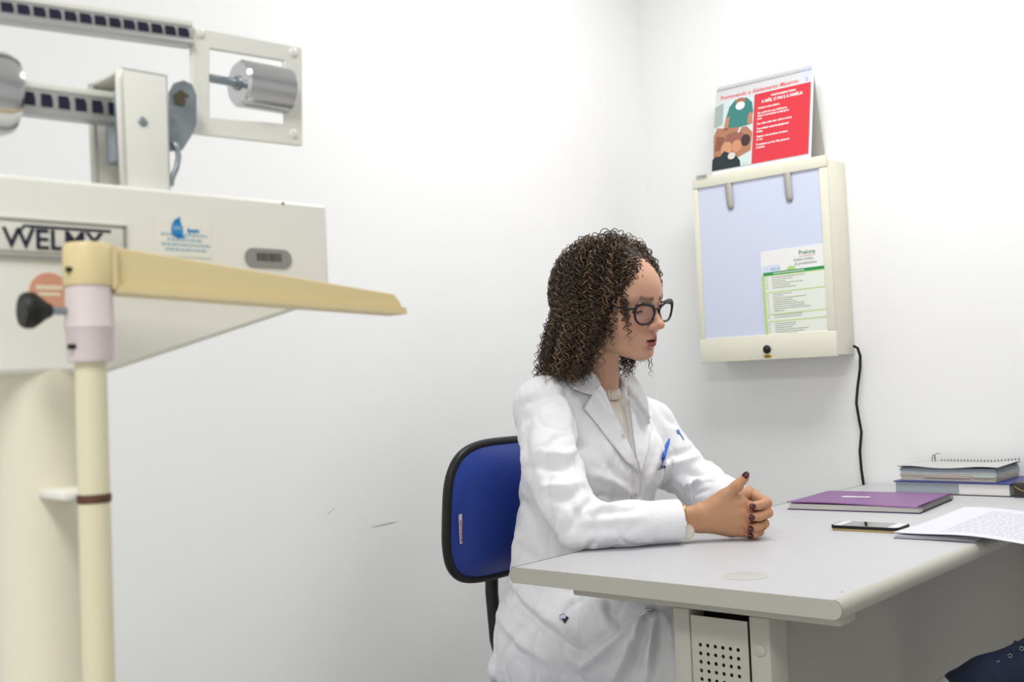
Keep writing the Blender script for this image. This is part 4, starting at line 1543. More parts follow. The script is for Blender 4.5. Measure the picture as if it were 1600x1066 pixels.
# skirt over the lap, falling past the seat at the sides
for s in (-1, 1):
    cv_.add(chain([(-1.40, YM + s * .10, .545), (-1.18, YM + s * .098, .565), (-.99, YM + s * .095, .560)], [.115, .095, .080], .03), .035)
    cv_.add(cone((-1.41, YM + s * .150, .47), (-1.04, YM + s * .150, .47), .075, .06, (0, 1, 0), .55), .045)
cv_.add(cone((-1.36, YM, .555), (-1.0, YM, .570), .090, .070), .03)
cv_.add(ellipsoid((-1.475, YM - .10, .475), (.05, .10, .035)), .03)
# openings: V neck, neck hole, cuffs
VZ = .888


def vneck(X, Y, Z):
    hw = np.clip((Z - VZ) / .135, 0, 1.3) * .037
    return np.maximum(np.maximum(np.abs(Y - (YM - .004)) - hw, -1.352 - X), VZ - Z).astype(np.float32)


cv_.sub((vneck, np.array([-1.36, YM - .07, VZ]), np.array([-1.2, YM + .07, 1.13])), .004)
cv_.sub(cone(NECK_BASE + [0, 0, -.03], NECK_BASE + [.05, -.015, .10], .052, .060), .006)
for C0, A0 in ((CU_R, MF_R), (CU_L, EL_L)):
    u = (C0 - A0) / np.linalg.norm(C0 - A0)
    cv_.sub(halfspace(C0, u, .055), .002)
    cv_.sub(cone(C0 - u * .045, C0 + u * .03, .0345, .0345), .003)
kV, kF = cv_.mesh(3)


def coat_bvh(V):
    return BVHTree.FromPolygons([Vector(v) for v in V], [tuple(f) for f in kF.tolist()])


def cast(bvh, px, py):
    r = Vector(ray(px, py)).normalized()
    loc, nor, i, d = bvh.ray_cast(Vector(CAM), r)
    return (np.array(loc), np.array(nor)) if loc is not None else (None, None)


bvh = coat_bvh(kV)
kN = vnormals(kV, kF)
# folds: (pixel polyline on the cloth, width m, height m)
FOLDS = [
    # armhole and upper sleeve
    ([(884, 600), (902, 640), (908, 690), (906, 735)], .012, -.010),
    ([(872, 610), (888, 650), (894, 700)], .016, .006),
    ([(905, 705), (880, 712), (850, 705)], .012, .006),
    ([(906, 722), (880, 732), (845, 728)], .010, -.005),
    ([(912, 752), (885, 762), (850, 760)], .012, .007),
    ([(908, 770), (880, 782), (850, 778)], .010, -.005),
    ([(828, 640), (818, 690), (828, 740)], .016, -.004),
    # elbow
    ([(925, 784), (905, 800), (888, 830)], .009, -.009),
    ([(918, 800), (945, 792), (965, 790)], .010, .006),
    ([(940, 800), (965, 796), (990, 797)], .009, -.004),
    ([(880, 800), (872, 825), (878, 850)], .010, .006),
    ([(898, 845), (940, 838), (1000, 838)], .012, .003),
    ([(905, 815), (950, 812), (1010, 808)], .012, .004),
    # chest
    ([(985, 770), (955, 750), (925, 742)], .012, .006),
    ([(980, 782), (945, 778), (915, 785)], .010, -.005),
    ([(975, 755), (948, 722), (935, 690)], .012, -.005),
    ([(1002, 742), (1004, 765), (998, 790)], .006, -.005),
    ([(1010, 760), (1020, 735), (1030, 705)], .012, .005),
    # left sleeve
    ([(1048, 712), (1068, 708), (1085, 700)], .009, -.006),
    ([(1050, 725), (1075, 718), (1092, 712)], .010, .006),
    ([(1062, 745), (1085, 738), (1108, 735)], .010, -.006),
    ([(1070, 760), (1095, 752), (1120, 748)], .010, .006),
    ([(1085, 772), (1105, 766), (1125, 764)], .008, -.005),
    # waist and skirt
    ([(797, 715), (806, 750), (800, 790)], .012, -.006),
    ([(800, 760), (825, 800), (860, 850)], .016, -.006),
    ([(795, 800), (810, 840), (800, 880)], .014, .006),
    ([(812, 860), (850, 880), (890, 890)], .016, -.004),
    ([(782, 905), (810, 945), (850, 985), (905, 1022)], .012, -.010),
    ([(790, 900), (825, 940), (870, 978), (915, 1008)], .014, .008),
    ([(778, 960), (810, 1000), (850, 1030)], .014, .006),
    ([(905, 1022), (940, 995), (975, 972), (1000, 958)], .012, -.008),
    ([(910, 1040), (950, 1010), (990, 980), (1010, 962)], .012, .010),
    ([(960, 1060), (985, 1010), (1012, 965)], .012, .010),
    ([(985, 1066), (1000, 1010), (1018, 966)], .010, -.010),
    ([(1010, 1066), (1020, 1010), (1022, 968)], .010, .010),
    ([(925, 935), (945, 960), (958, 990)], .016, .006),
    ([(880, 965), (892, 945), (905, 935)], .008, -.007),
    ([(870, 960), (885, 980), (900, 1010)], .010, .006),
]
disp = np.zeros(len(kV))
for line, wdt, amp in FOLDS:
    P = []
    for i in range(len(line) - 1):
        for t in np.linspace(0, 1, 5)[:-1] if i < len(line) - 2 else np.linspace(0, 1, 5):
            a = np.array(line[i]) * (1 - t) + np.array(line[i + 1]) * t
            p, n = cast(bvh, *a)
            if p is not None:
                P.append(p)
    if len(P) < 2:
        continue
    P = np.array(P)
    dm = np.full(len(kV), 1e9)
    tp = np.zeros(len(kV))
    near = np.linalg.norm(kV - P.mean(0), axis=1) < .35
    for i in range(len(P) - 1):
        a, b = P[i], P[i + 1]
        if np.linalg.norm(b - a) > .06:
            continue
        t = np.clip(((kV[near] - a) @ (b - a)) / max((b - a) @ (b - a), 1e-9), 0, 1)
        d = np.linalg.norm(kV[near] - a - t[:, None] * (b - a), axis=1)
        cur = dm[near]
        tn = tp[near]
        m = d < cur
        cur[m] = d[m]
        tn[m] = ((i + t) / (len(P) - 1))[m]
        dm[near], tp[near] = cur, tn
    disp += amp * 1.6 * np.exp(-(dm / (wdt * .8)) ** 2) * np.clip(np.sin(np.pi * (.08 + .84 * tp)), 0, 1) ** .7
# soft overall crumple
from mathutils import noise as _noise
rn = np.array([_noise.noise(Vector((p[0] * 17, p[1] * 17, p[2] * 11))) for p in kV])
rn2 = np.array([_noise.noise(Vector((p[0] * 38 + 5, p[1] * 38, p[2] * 26))) for p in kV])
disp -= .0050 * np.clip(.22 - np.abs(rn), 0, 1) / .22
disp -= .0016 * np.clip(.25 - np.abs(rn2), 0, 1) / .25
for C0 in (CU_R, CU_L):
    disp *= np.clip((np.linalg.norm(kV - C0, axis=1) - .055) / .05, 0, 1)
q = kV * 1.0
disp += .0008 * np.sin(q[:, 0] * 61 + 3 * np.sin(q[:, 2] * 23)) * np.sin(q[:, 2] * 47 + 2 * np.sin(q[:, 1] * 31))
kV2 = kV + kN * disp[:, None]
kV2[:, 2] = np.where((kV2[:, 0] > -1.20) & (kV2[:, 2] > .70), np.maximum(kV2[:, 2], .7462), kV2[:, 2])
kV2 = relax(kV2, kF, .3)
coat = wear('lab_coat', kV2, kF, m_coat)
bvh = coat_bvh(kV2)


def drape(name, poly, off, th, m, par=None, step=3.0, lift=None, sm=6):
    """a cloth piece whose outline lies on the coat surface"""
    poly = [np.array(p, float) for p in poly]
    B = []
    for i in range(len(poly)):
        a, b = poly[i], poly[(i + 1) % len(poly)]
        n = max(1, int(np.linalg.norm(b - a) / step))
        for k in range(n):
            B.append(a + (b - a) * k / n)
    pts = [Vector(p) for p in B]
    xs = [p[0] for p in poly]
    ys = [p[1] for p in poly]
    y = min(ys) + step * .6
    while y < max(ys):
        x = min(xs) + step * .6
        while x < max(xs):
            pts.append(Vector((x, y)))
            x += step
        y += step
    nb = len(B)
    v2, e2, f2, _, _, _ = delaunay_2d_cdt(pts, [(i, (i + 1) % nb) for i in range(nb)], [list(range(nb))], 1, 1e-4)
    D = np.full(len(v2), np.nan)
    for i, p in enumerate(v2):
        loc, nor = cast(bvh, p[0], p[1])
        if loc is not None:
            D[i] = (loc - CAM) @ FW
    med = np.nanmedian(D)
    D = np.where(np.isnan(D) | (np.abs(D - med) > .055), med, D)
    adj = [[] for _ in v2]
    for f in f2:
        for i in range(len(f)):
            adj[f[i]].append(f[i - 1])
            adj[f[i - 1]].append(f[i])
    for _ in range(sm):
        D2 = D.copy()
        for i, a in enumerate(adj):
            if a:
                D2[i] = min(D[i], .4 * D[i] + .6 * np.mean(D[a])) if sm > 3 else D[i]
        D = D2
    V = []
    for i, p in enumerate(v2):
        o = off + (lift(p[0], p[1]) if lift else 0)
        V.append(dep(p[0], p[1], D[i] - o))
    mb = MB().raw(V, f2)
    o = wearmb(name, mb, m, True, par)
    md = o.modifiers.new('t', 'SOLIDIFY')
    md.thickness, md.offset = th, 0
    return o


# lapels and collar
drape('lapel', [(1000, 739), (978, 721), (956, 692), (935, 664), (913, 638), (925, 617), (938, 601), (943, 608), (962, 648), (978, 684), (987, 705), (996, 727)], .008, .004, m_coat, coat, lift=lambda x, y: .002 * max(0, (950 - x) / 40))
drape('lapel', [(1001, 740), (1012, 704), (1016, 672), (1014, 640), (1011, 620), (1000, 600), (991, 586), (980, 588), (981, 611), (986, 648), (990, 685), (994, 712)], .007, .004, m_coat, coat)
drape('collar', [(896, 607), (911, 613), (925, 617), (939, 601), (932, 588), (922, 578), (908, 574), (886, 580), (886, 592)], .011, .005, m_coat, coat)
# crisp cuffs
for C0, A0, r0 in ((CU_R, MF_R, .0394), (CU_L, EL_L, .0415)):
    u = Vector((C0 - A0) / np.linalg.norm(C0 - A0))
    a = Vector((0, 0, 1))
    a = (a - u * a.dot(u)).normalized()
    b = u.cross(a)
    prof = [(r0 - .0012, -.060), (r0, -.03), (r0, .0), (r0 - .0008, .0012), (r0 - .0028, .0012), (r0 - .0034, 0), (r0 - .004, -.05)]
    V, Fc = [], []
    n_ = 40
    for rr0, h in prof:
        for k in range(n_):
            an = 2 * math.pi * k / n_
            p = Vector(C0) + u * (h + .001) + (a * math.cos(an) + b * math.sin(an)) * rr0
            V.append((p.x, p.y, max(p.z, .7458)))
    for i in range(len(prof) - 1):
        for k in range(n_):
            l = (k + 1) % n_
            Fc.append((i * n_ + k, i * n_ + l, (i + 1) * n_ + l, (i + 1) * n_ + k))
    wearmb('cuff', MB().raw(V, Fc), m_coat, True, coat)
# breast pocket
pk = drape('breast_pocket', [(1024, 722), (1052, 716), (1046, 752), (1030, 764), (1020, 760)], .003, .002, m_coat, coat)
m_dtx = mat('dark_embroidery', (62, 62, 74), 0.7)
for k, (x, y) in enumerate(((1030, 733), (1032.5, 729), (1035, 730), (1037.5, 729.5), (1039.5, 730))):
    drape('embroidered_name', [(x - .7, y + 2), (x + .5, y + 2), (x + 1.3, y - 1.5), (x + .2, y - 2)], .0065, .001, m_dtx, coat, 2, sm=0)
m_emb = mat('blue_embroidery', (86, 136, 208), 0.7)
emb = drape('sleeve_emblem', [(1057, 673), (1060, 670.5), (1062, 675), (1061.5, 678), (1059, 677)], .003, .001, m_emb, coat, 2, sm=0)
drape('sleeve_emblem', [(1061, 676), (1062.5, 676), (1069, 687), (1068, 687.5)], .003, .001, m_emb, coat, 2, sm=0)
# slit pocket with something dark and blue-white inside
drape('side_pocket', [(874, 962), (880, 959), (888, 965), (883, 974)], .0035, .002, mat('pocket_dark', (26, 30, 48), 0.7), coat, 2, sm=0)
drape('pocket_item', [(874, 963), (880, 960), (885, 963), (883, 967), (876, 967)], .006, .002, mat('pocket_item_white', (206, 214, 232), 0.5), coat, 2, sm=0)
# buttons
m_btn = mat('white_button', (206, 206, 200), 0.25)
for bx, by, rr_ in ((990, 776, .0095), (1015, 954, .0088)):
    loc, nor = cast(bvh, bx, by)
    n = Vector(nor)
    if n.dot(Vector(ray(bx, by))) > 0:
        n = -n
    x = n.orthogonal().normalized()
    bt = MB().lathe([(rr_ * .9, 0), (rr_, .001), (rr_, .0026), (rr_ * .8, .0032), (rr_ * .7, .0022), (0, .0022)], 28).build('button', m_btn, coat, 35, frame(Vector(loc) + n * .001 - PB, x, n.cross(x)))
    for k in range(4):
        a = math.pi / 4 + k * math.pi / 2
        MB().lathe([(.0009, .0021), (.0009, .0026), (0, .0026)], 8, (.002 * math.cos(a), .002 * math.sin(a), 0)).build('button_hole', m_coat_t, bt)

# sweater
m_lace = mat('cream_lace_knit', (238, 230, 216), 0.8, vary=.06, vscale=120, bump=.9, bscale=230)
swv = Vol((-1.48, 1.60, .80), (-1.22, 2.0, 1.08), .004)
swv.add(loft(TZs, TCX - .002, [YM] * 9, TRX - .013, TRY - .016, 2.3), 0)
for s in (-1, 1):
    swv.add(ellipsoid((-1.296, YM + s * .068, .880), (.043, .057, .055)), .035)
ringp = []
for k in range(25):
    a = 2 * math.pi * k / 24
    ringp.append((NECK_BASE[0] + .004 + .052 * math.cos(a), NECK_BASE[1] + .055 * math.sin(a), NECK_BASE[2] - .004 - .012 * math.cos(a)))
swv.sub(cone(NECK_BASE + [0, 0, -.02], NECK_BASE + [.05, -.01, .10], .049, .049), .004)
wV, wF = swv.mesh(2)
wear('sweater', wV, wF, m_lace)
rib = MB()
for k in range(44):
    a = 2 * math.pi * k / 44
    c, s_ = math.cos(a), math.sin(a)
    p = np.array([NECK_BASE[0] + .004 + .0535 * c, NECK_BASE[1] + .0545 * s_, NECK_BASE[2] - .002 - .014 * c])
    rib.cyl(p + [.004 * c, .004 * s_, -.012], p + [-.001 * c, -.001 * s_, .008], .0036, .0030, 7)
o_ = wearmb('neck_rib', rib, m_lace, True)
o_['kind'] = 'stuff'

# trousers and shoes
tv_ = Vol((-1.52, 1.58, .03), (-.80, 2.02, .66), .008)
for s in (-1, 1):
    y = YM + s * .085
    tv_.add(chain([(-1.37, y, .545), (-.93, y + s * .01, .540), (-.955, y + s * .01, .09)], [.078, .066, .056], .03), .02)
tv_.add(ellipsoid((-1.38, YM, .55), (.08, .14, .085)), .03)
qV, qF = tv_.mesh(2)
wear('trousers', qV, qF, mat('trousers_black', (24, 24, 28), 0.8))
for s in (-1, 1):
    y = YM + s * .095
    fv = Vol((-1.03, y - .06, -.002), (-.77, y + .06, .13), .005)
    fv.add(chain([(-.985, y, .045), (-.90, y + s * .01, .04), (-.83, y + s * .02, .032)], [.038, .036, .032], .02), .01)
    fv.add(cone((-.97, y, .06), (-.965, y, .10), .038, .034), .02)
    fv.sub(halfspace((-.9, y, .004), np.array([0, 0, -1.0]), .15), .002)
    a_, b_ = fv.mesh(2)
    wear('shoe', a_, b_, mat('shoe_black', (20, 20, 20), 0.4))

# ================================================================== hair
g_l = HM.T @ np.array([0, 0, -1.0])           # gravity in head axes
CC, CR = np.array([-.004, 0, .036]), np.array([.098, .074, .092])
HLX = np.array([-.12, -.07, -.03, .0, .025, .042, .058, .075, .090, .10])
HLZ = np.array([-.060, -.058, -.045, -.012, .004, .024, .049, .065, .074, .078])


def strands(N, seed, front=False):
    rg = np.random.default_rng(seed)
    out = []
    D = rg.normal(size=(N * (40 if front else 6), 3))
    D /= np.linalg.norm(D, axis=1)[:, None]
    p = CC + CR * D
    ok = (p[:, 2] > np.interp(p[:, 0], HLX, HLZ)) & ((p[:, 0] > .02) | (rg.random(len(p)) < .72))
    if front:
        ok &= (p[:, 0] > .035) & (p[:, 2] < np.interp(p[:, 0], HLX, HLZ) + .045)
    p, D = p[ok][:N], D[ok][:N]
    n = len(p)
    nrm = (p - CC) / CR ** 2
    nrm /= np.linalg.norm(nrm, axis=1)[:, None]
    fr0 = np.clip((p[:, 0] - .02) / .06, 0, 1)
    comb = np.stack([-.75 - .9 * fr0, np.sign(p[:, 1]) * (.45 + .5 * fr0), np.zeros(n)], 1)
    v = nrm * (.7 - .3 * fr0)[:, None] + comb * .55 + rg.normal(size=(n, 3)) * .15
    v /= np.linalg.norm(v, axis=1)[:, None]
    off = (.003 + .019 * rg.random(n) ** .8) * (1 - .75 * np.clip((p[:, 0] - .03) / .05, 0, 1))
    zend = 1.028 + .035 * rg.random(n) + .07 * (rg.random(n) ** 3)
    side = (np.clip(p[:, 0], 0, .1) / .1)
    zend = zend + .045 * ((p[:, 1] > .01) & (p[:, 0] > -.03))
    zend = zend + side * .05 * rg.random(n)
    free = (rg.random(n) < .14) & (p[:, 0] > .02) & (p[:, 0] < .07) & (p[:, 1] < -.048)
    jit = rg.normal(size=n) * .004
    M = 92
    st = .0036
    path = np.zeros((M, n, 3))
    path[0] = p
    alive_n = np.full(n, M)
    for i in range(1, M):
        v = v * .875 + g_l * .125 + rg.normal(size=(n, 3)) * .05
        v /= np.linalg.norm(v, axis=1)[:, None]
        p = p + v * st
        r = CR + (off * min(1, i / 9))[:, None]
        q = (p - CC) / r
        k = np.linalg.norm(q, axis=1)
        ins = (k < 1) & (p[:, 2] > -.05)
        p[ins] = CC + (q[ins] / k[ins][:, None]) * r[ins]
        r2 = r + .004
        q = (p - CC) / r2
        k = np.linalg.norm(q, axis=1)
        far = (k > 1) & (p[:, 2] > -.01)
        p[far] = CC + (q[far] / k[far][:, None]) * r2[far]
        lim = np.interp(p[:, 2], [-.12, -.05, .0, .03, .06, .09, .12], [.014, .022, .036, .047, .064, .091, .106]) + jit
        lim = np.where(free & (p[:, 2] < .06), np.maximum(lim, .060), lim)
        ov = p[:, 0] > lim
        p[ov, 0] = np.maximum(lim[ov], p[ov, 0] - .004)
        # jaw and neck keep it off the face
        nk = (p[:, 2] < -.03) & (np.abs(p[:, 1]) < .058) & (p[:, 0] > -.06)
        p[nk, 1] += np.sign(p[nk, 1] + 1e-6) * .002
        out_ = (p[:, 2] < -.02)
        p[out_] += (nrm * [1, 1, 0])[out_] * .0007
        path[i] = p
        w = HO + HS * (p @ HM.T)
        dead = (w[:, 2] < zend) & (alive_n == M)
        alive_n[dead] = i
    bad = ((path[:, :, 0] > .066) & (path[:, :, 2] < .050) & (np.abs(path[:, :, 1]) < .056)).any(0)
    alive_n[bad] = 0
    return path, alive_n, rg


def face_curls():
    """a few loose ringlets hanging in front of the ear and at the temple"""
    rg = np.random.default_rng(5)
    P, L = [], []
    for (x, z, n, ln, y) in ((.073, .042, 7, .100, -.058), (.050, .005, 6, .085, -.068), (.034, -.01, 6, .075, -.072), (.060, .03, 6, .085, -.066), (.040, -.070, 3, .045, .064), (.056, -.088, 2, .035, .058)):
        for k in range(n):
            p0 = np.array([x, y, z]) + rg.normal(size=3) * [.0035, .002, .006]
            M = int(ln * rg.uniform(.75, 1.1) / .0036)
            t = np.arange(92) * .0036
            q = p0 + t[:, None] * g_l + np.stack([.004 * np.sin(t * 30 + k), -.03 * t * 0 + np.sign(y) * (.002 * np.sin(t * 22) + .004 * np.exp(-t / .015)), 0 * t], 1)
            if y < 0:
                q = q - g_l * .022
                q[:, 0] -= .016 * np.exp(-t / .014)
            q[:, 1] = np.sign(y) * np.maximum(np.abs(q[:, 1]) - np.clip(t - .05, 0, 1) * .10, .044)
            P.append(q)
            L.append(M)
    return np.stack(P, 1), np.array(L), rg


def build_hair(path, al, rg, crad=.0042, pitch=.0165, tr=.00095):
    M, n, _ = path.shape
    Vs, Fs, Cs = [], [], []
    base = 0
    dark, mid, light = [np.array(lin(c)[:3]) for c in ((36, 26, 20), (74, 54, 39), (164, 134, 100))]
    for j in range(n):
        L = int(al[j])
        if L < 9:
            continue
        P = path[:L, j]
        m = int(L * 1.55)
        t = np.linspace(0, L - 1, m)
        C = np.stack([np.interp(t, np.arange(L), P[:, i]) for i in range(3)], 1)
        T = np.gradient(C, axis=0)
        T /= np.maximum(np.linalg.norm(T, axis=1), 1e-9)[:, None]
        a = np.array([.31, .9, .2])
        U = np.cross(T, a)
        U /= np.maximum(np.linalg.norm(U, axis=1), 1e-9)[:, None]
        Wv = np.cross(T, U)
        s = t * .0036
        ph = rg.random() * 6.28
        pit = pitch * rg.uniform(.8, 1.35)
        amp = crad * rg.uniform(.6, 1.25) * np.clip(s / .03, .15, 1)
        th = ph + 2 * np.pi * s / pit * (1 if rg.random() < .5 else -1)
        C = C + U * (amp * np.cos(th))[:, None] + Wv * (amp * np.sin(th))[:, None]
        T = np.gradient(C, axis=0)
        T /= np.maximum(np.linalg.norm(T, axis=1), 1e-9)[:, None]
        U = np.cross(T, a)
        U /= np.maximum(np.linalg.norm(U, axis=1), 1e-9)[:, None]
        Wv = np.cross(T, U)
        rad = tr * rg.uniform(.6, 1.2) * np.clip((m - np.arange(m)) / 12.0, .25, 1)
        R3 = []
        for k in range(3):
            an = 2 * np.pi * k / 3
            R3.append(C + (U * math.cos(an) + Wv * math.sin(an)) * rad[:, None])
        V = np.stack(R3, 1).reshape(-1, 3)
        i0 = np.arange(m - 1)
        for k in range(3):
            l = (k + 1) % 3
            Fs.append(np.stack([base + i0 * 3 + k, base + i0 * 3 + l, base + (i0 + 1) * 3 + l, base + (i0 + 1) * 3 + k], 1))
        Vs.append(V)
        x = rg.random()
        c0 = dark * (1 - x) + mid * x
        if rg.random() < .20:
            c0 = light * rg.uniform(.55, 1.0)
        tipw = np.repeat(np.clip(s / s[-1], 0, 1), 3)[:, None] * .25
        Cs.append(c0 * (1 - tipw) + mid * 1.1 * tipw)
        base += len(V)
    return h2w(np.concatenate(Vs)), np.concatenate(Fs), np.concatenate(Cs)


m_hair = mat('brown_curls', (60, 44, 34), 0.38, attr='Col', spec=.6)
aV, aF, aC = build_hair(*strands(1900, 11))
dV_, dF_, dC_ = build_hair(*strands(330, 23, True))
aV, aF, aC = np.concatenate([aV, dV_]), np.concatenate([aF, dF_ + len(aV)]), np.concatenate([aC, dC_])
cV_, cF_, cC_ = build_hair(*face_curls(), crad=.0042, pitch=.0120, tr=.0012)
aV, aF, aC = np.concatenate([aV, cV_]), np.concatenate([aF, cF_ + len(aV)]), np.concatenate([aC, cC_])
hair = wear('hair', aV, aF, m_hair, True, aC)
hair['label'] = 'shoulder-length dark brown curly hair'
hair['kind'] = 'stuff'
# dark inner mass so that no scalp shows through
mv = Vol((-.165, -.14, -.15), (.12, .14, .16), .004)
mv.add(ellipsoid(CC + [-.004, 0, .001], CR + [.004, .006, .003]), 0)
mv.add(ellipsoid((-.040, 0, -.030), (.070, .080, .070)), .02)
mv.add(ellipsoid((-.050, 0, -.075), (.045, .066, .045)), .02)


def faceout(X, Y, Z):
    zz = np.broadcast_to(np.interp(X.ravel(), HLX, HLZ).reshape(X.shape), np.broadcast(X, Y, Z).shape)
    ex = np.where(X > -.01, (Z - zz - .006), X * 0 + Y * 0 + Z * 0 + .05)
    return np.where(X > .012, np.minimum(ex, .05), ex).astype(np.float32)


mv.sub((faceout, np.array([-.2, -.2, -.2]), np.array([.2, .2, .2])), .006)
mv.sub(cone((.03, 0, -.03), NB, .058, .056), .006)
oV, oF = mv.mesh(2)
wear('hair_mass', h2w(oV), oF, mat('dark_roots', (34, 25, 19), 0.7))

# ================================================================== things she wears
def hx(p):
    return Vector(h2w(p))


m_frame = mat('dark_acetate', (16, 11, 14), 0.28)
m_lens = mat('clear_lens', (240, 236, 244), 0.03, alpha=.06, spec=.6)
g0 = hx((.104, 0, .012))
gl_ = thing('eyeglasses', 'dark framed cat-eye eyeglasses worn by the woman', 'eyeglasses', g0)
for s in (-1, 1):
    rim, lens = [], []
    for k in range(40):
        a = 2 * math.pi * k / 40
        c, sn = math.cos(a), math.sin(a)
        u = math.copysign(abs(c) ** .68, c) * .0265
        w_ = math.copysign(abs(sn) ** .75, sn) * .0185
        if w_ > 0:
            w_ *= 1 + .20 * (u / .0265)
            u *= 1.03
        else:
            u *= 1 - .20 * (-w_ / .02)
        y = .0345 + u
        x = .1045 - 2.2 * max(0, y - .006) ** 2
        rim.append(hx((x, s * y, .0105 + w_)) - g0)
    r_ = [(.0022 + .0016 * max(0, math.sin(2 * math.pi * k / 40))) * HS for k in range(40)]
    MB().tube(rim, r_, 8, closed=True).build('rim', m_frame, gl_, True)
    cen = sum(rim, Vector()) / 40
    MB().raw([cen] + rim, [(0, 1 + k, 1 + (k + 1) % 40) for k in range(40)]).build('lens', m_lens, gl_, True)
    MB().tube([hx(q) - g0 for q in ((.0985, s * .0605, .0225), (.094, s * .0665, .022), (.075, s * .0695, .021), (.03, s * .0740, .0200), (-.010, s * .0790, .019), (-.028, s * .0785, .004))], [.0028, .0028, .0022, .002, .002, .0018], 8).build('temple_arm', m_frame, gl_, True)
MB().tube([hx(q) - g0 for q in ((.1035, -.0105, .016), (.1065, -.005, .0185), (.1070, 0, .0190), (.1065, .005, .0185), (.1035, .0105, .016))], .0019, 8).build('bridge', m_frame, gl_, True)

m_gold = mat('gold', (212, 170, 96), 0.22, 1.0)
ec = hx((-.002, -.0835, -.036))
er = MB().tube([(.013 * math.cos(2 * math.pi * k / 28), 0, .013 * math.sin(2 * math.pi * k / 28)) for k in range(28)], .0008, 7, closed=True).build('earring', m_gold, None, True)
er.location = ec
tag(er, 'thin gold hoop earring below the curls', 'earring')

rp = hp(1188, 815, 2)
rd_ = hp(1191, 816, 15) - hp(1178, 820, 28)
rd_ = rd_ / np.linalg.norm(rd_)
rb = np.cross(rd_, [0, 1, 0])
rb /= np.linalg.norm(rb)
rc = np.cross(rb, rd_)
rp = hp(1187.5, 817.2, 18.5)
pts = [HC_ + HLIFT + HAX @ (rp + (rb * math.cos(2 * math.pi * k / 28) + rc * math.sin(2 * math.pi * k / 28)) * .0093) for k in range(28)]
r0_ = Vector(HC_ + HLIFT + HAX @ rp)
fr_ = MB().tube([Vector(p) - r0_ for p in pts], .0010, 8, closed=True).build('finger_ring', m_gold, None, True)
fr_.location = r0_
tag(fr_, 'thin gold ring on the woman\'s finger', 'ring')

# wrist watch, half hidden by the right cuff
wc = Vector(HC_ + HLIFT + HAX @ hp(1069, 826, 35))
wt = thing('wristwatch', 'gold wristwatch with a pale dial at the white cuff', 'watch', wc)
wn = Vector(HAX @ np.array([.30, -.05, .95])).normalized()
wx = Vector(HAX @ np.array([0, 1.0, 0])).cross(wn).normalized()
Mw = frame((0, 0, 0), wx, wn.cross(wx))
MB().lathe([(.0125, -.006), (.0142, -.004), (.0142, .0), (.0125, .0012), (.0118, .0008)], 36).build('case', m_gold, wt, 35, Mw)
MB().lathe([(.0119, .0004), (.0119, .0010), (0, .0012)], 36).build('dial', mat('watch_dial', (226, 226, 214), 0.25), wt, 35, Mw)
bead = None
for k in range(26):
    a = 2 * math.pi * k / 26
    if bead is None:
        bead = MB().ball((0, 0, 0), .0011, 8, 6).build('bezel_stone', mat('stone_white', (240, 236, 220), 0.1, coat=1), wt, True)
        o = bead
    else:
        o = bead.copy()
        COL.objects.link(o)
        o.parent = wt
    o.matrix_local = Mw @ Matrix.Translation((.0133 * math.cos(a), .0133 * math.sin(a), .0012))
bp_ = []
for k in range(40):
    a = 2 * math.pi * k / 40
    bp_.append(Vector(HC_ + HLIFT + HAX @ (hp(1065, 811, 15) + np.array([.0005 * math.sin(a), .0285 * math.sin(a), .0215 * math.cos(a)]))) - wc)
MB().tube(bp_, .0030, 8, closed=True).build('bracelet', m_gold, wt, True)

# pen in the breast pocket
pn = []
for x, y, o in ((1046, 686, .028), (1043, 694, .028), (1038, 709, .026), (1036.5, 717, .024), (1034, 728, .022), (1033.5, 733, .020)):
    loc, nor = cast(bvh, x, y)
    d = ((loc - CAM) @ FW if loc is not None else 2.25)
    pn.append([x, y, d - o])
pd = np.polyfit([p[1] for p in pn], [p[2] for p in pn], 1)
pn = [Vector(dep(x, y, np.polyval(pd, y))) for x, y, _ in pn]
pen = thing('pen', 'blue pen clipped in the breast pocket of the coat', 'pen', pn[-1])
m_pen = mat('blue_plastic', (30, 92, 196), 0.3)
MB().tube([p - pn[-1] for p in (pn[0], pn[1], pn[2], pn[3])], [.0016, .0042, .0046, .0036], 12).build('cap', m_pen, pen, True)
MB().tube([p - pn[-1] for p in (pn[3], pn[4], pn[5])], [.0022, .0016, .0012], 8).build('clip', mat('navy_plastic', (30, 50, 120), 0.3), pen, True)

# ================================================================== the other person's crossed leg under the desk
TOE = dep(1490, 1088, 1.86)
tx, ty, tz = TOE
ax_ = np.array([.985, .06, .0])
ANK = TOE + np.array([.165, .010, .130])
KNE = ANK + np.array([.33, .03, .10])
HIP = np.array([KNE[0] + .37, KNE[1] + .08, .575])
KN2 = np.array([HIP[0] - .42, HIP[1] + .13, .50])
m_jean = mat('navy_denim', (30, 34, 70), 0.85, vary=.15, vscale=40, bump=.2, bscale=900)
m_suede = mat('navy_suede', (30, 40, 64), 0.85, vary=.12, vscale=60, bump=.2, bscale=700)
m_sole = mat('sole_white', (214, 210, 204), 0.6)
PB2 = Vector((KN2[0], KN2[1], 0))
pv = Vol((tx - .05, ty - .14, 0.0), (HIP[0] + .22, HIP[1] + .30, .95), .008)
HI2 = np.array([HIP[0], KN2[1] + .03, HIP[2] - .03])
pv.add(chain([ANK, KNE, HIP], [.036, .052, .075], .02), .01)
pv.add(chain([KN2 + [.03, 0, -.41], KN2, HI2], [.036, .052, .075], .02), .01)
pv.add(cone(HIP, HI2, .08, .08), .03)
pv.add(cone(KN2 + [.03, 0, -.43], KN2 + [-.12, 0, -.465], .034, .028), .01)
pV2, pF2 = pv.mesh(2)
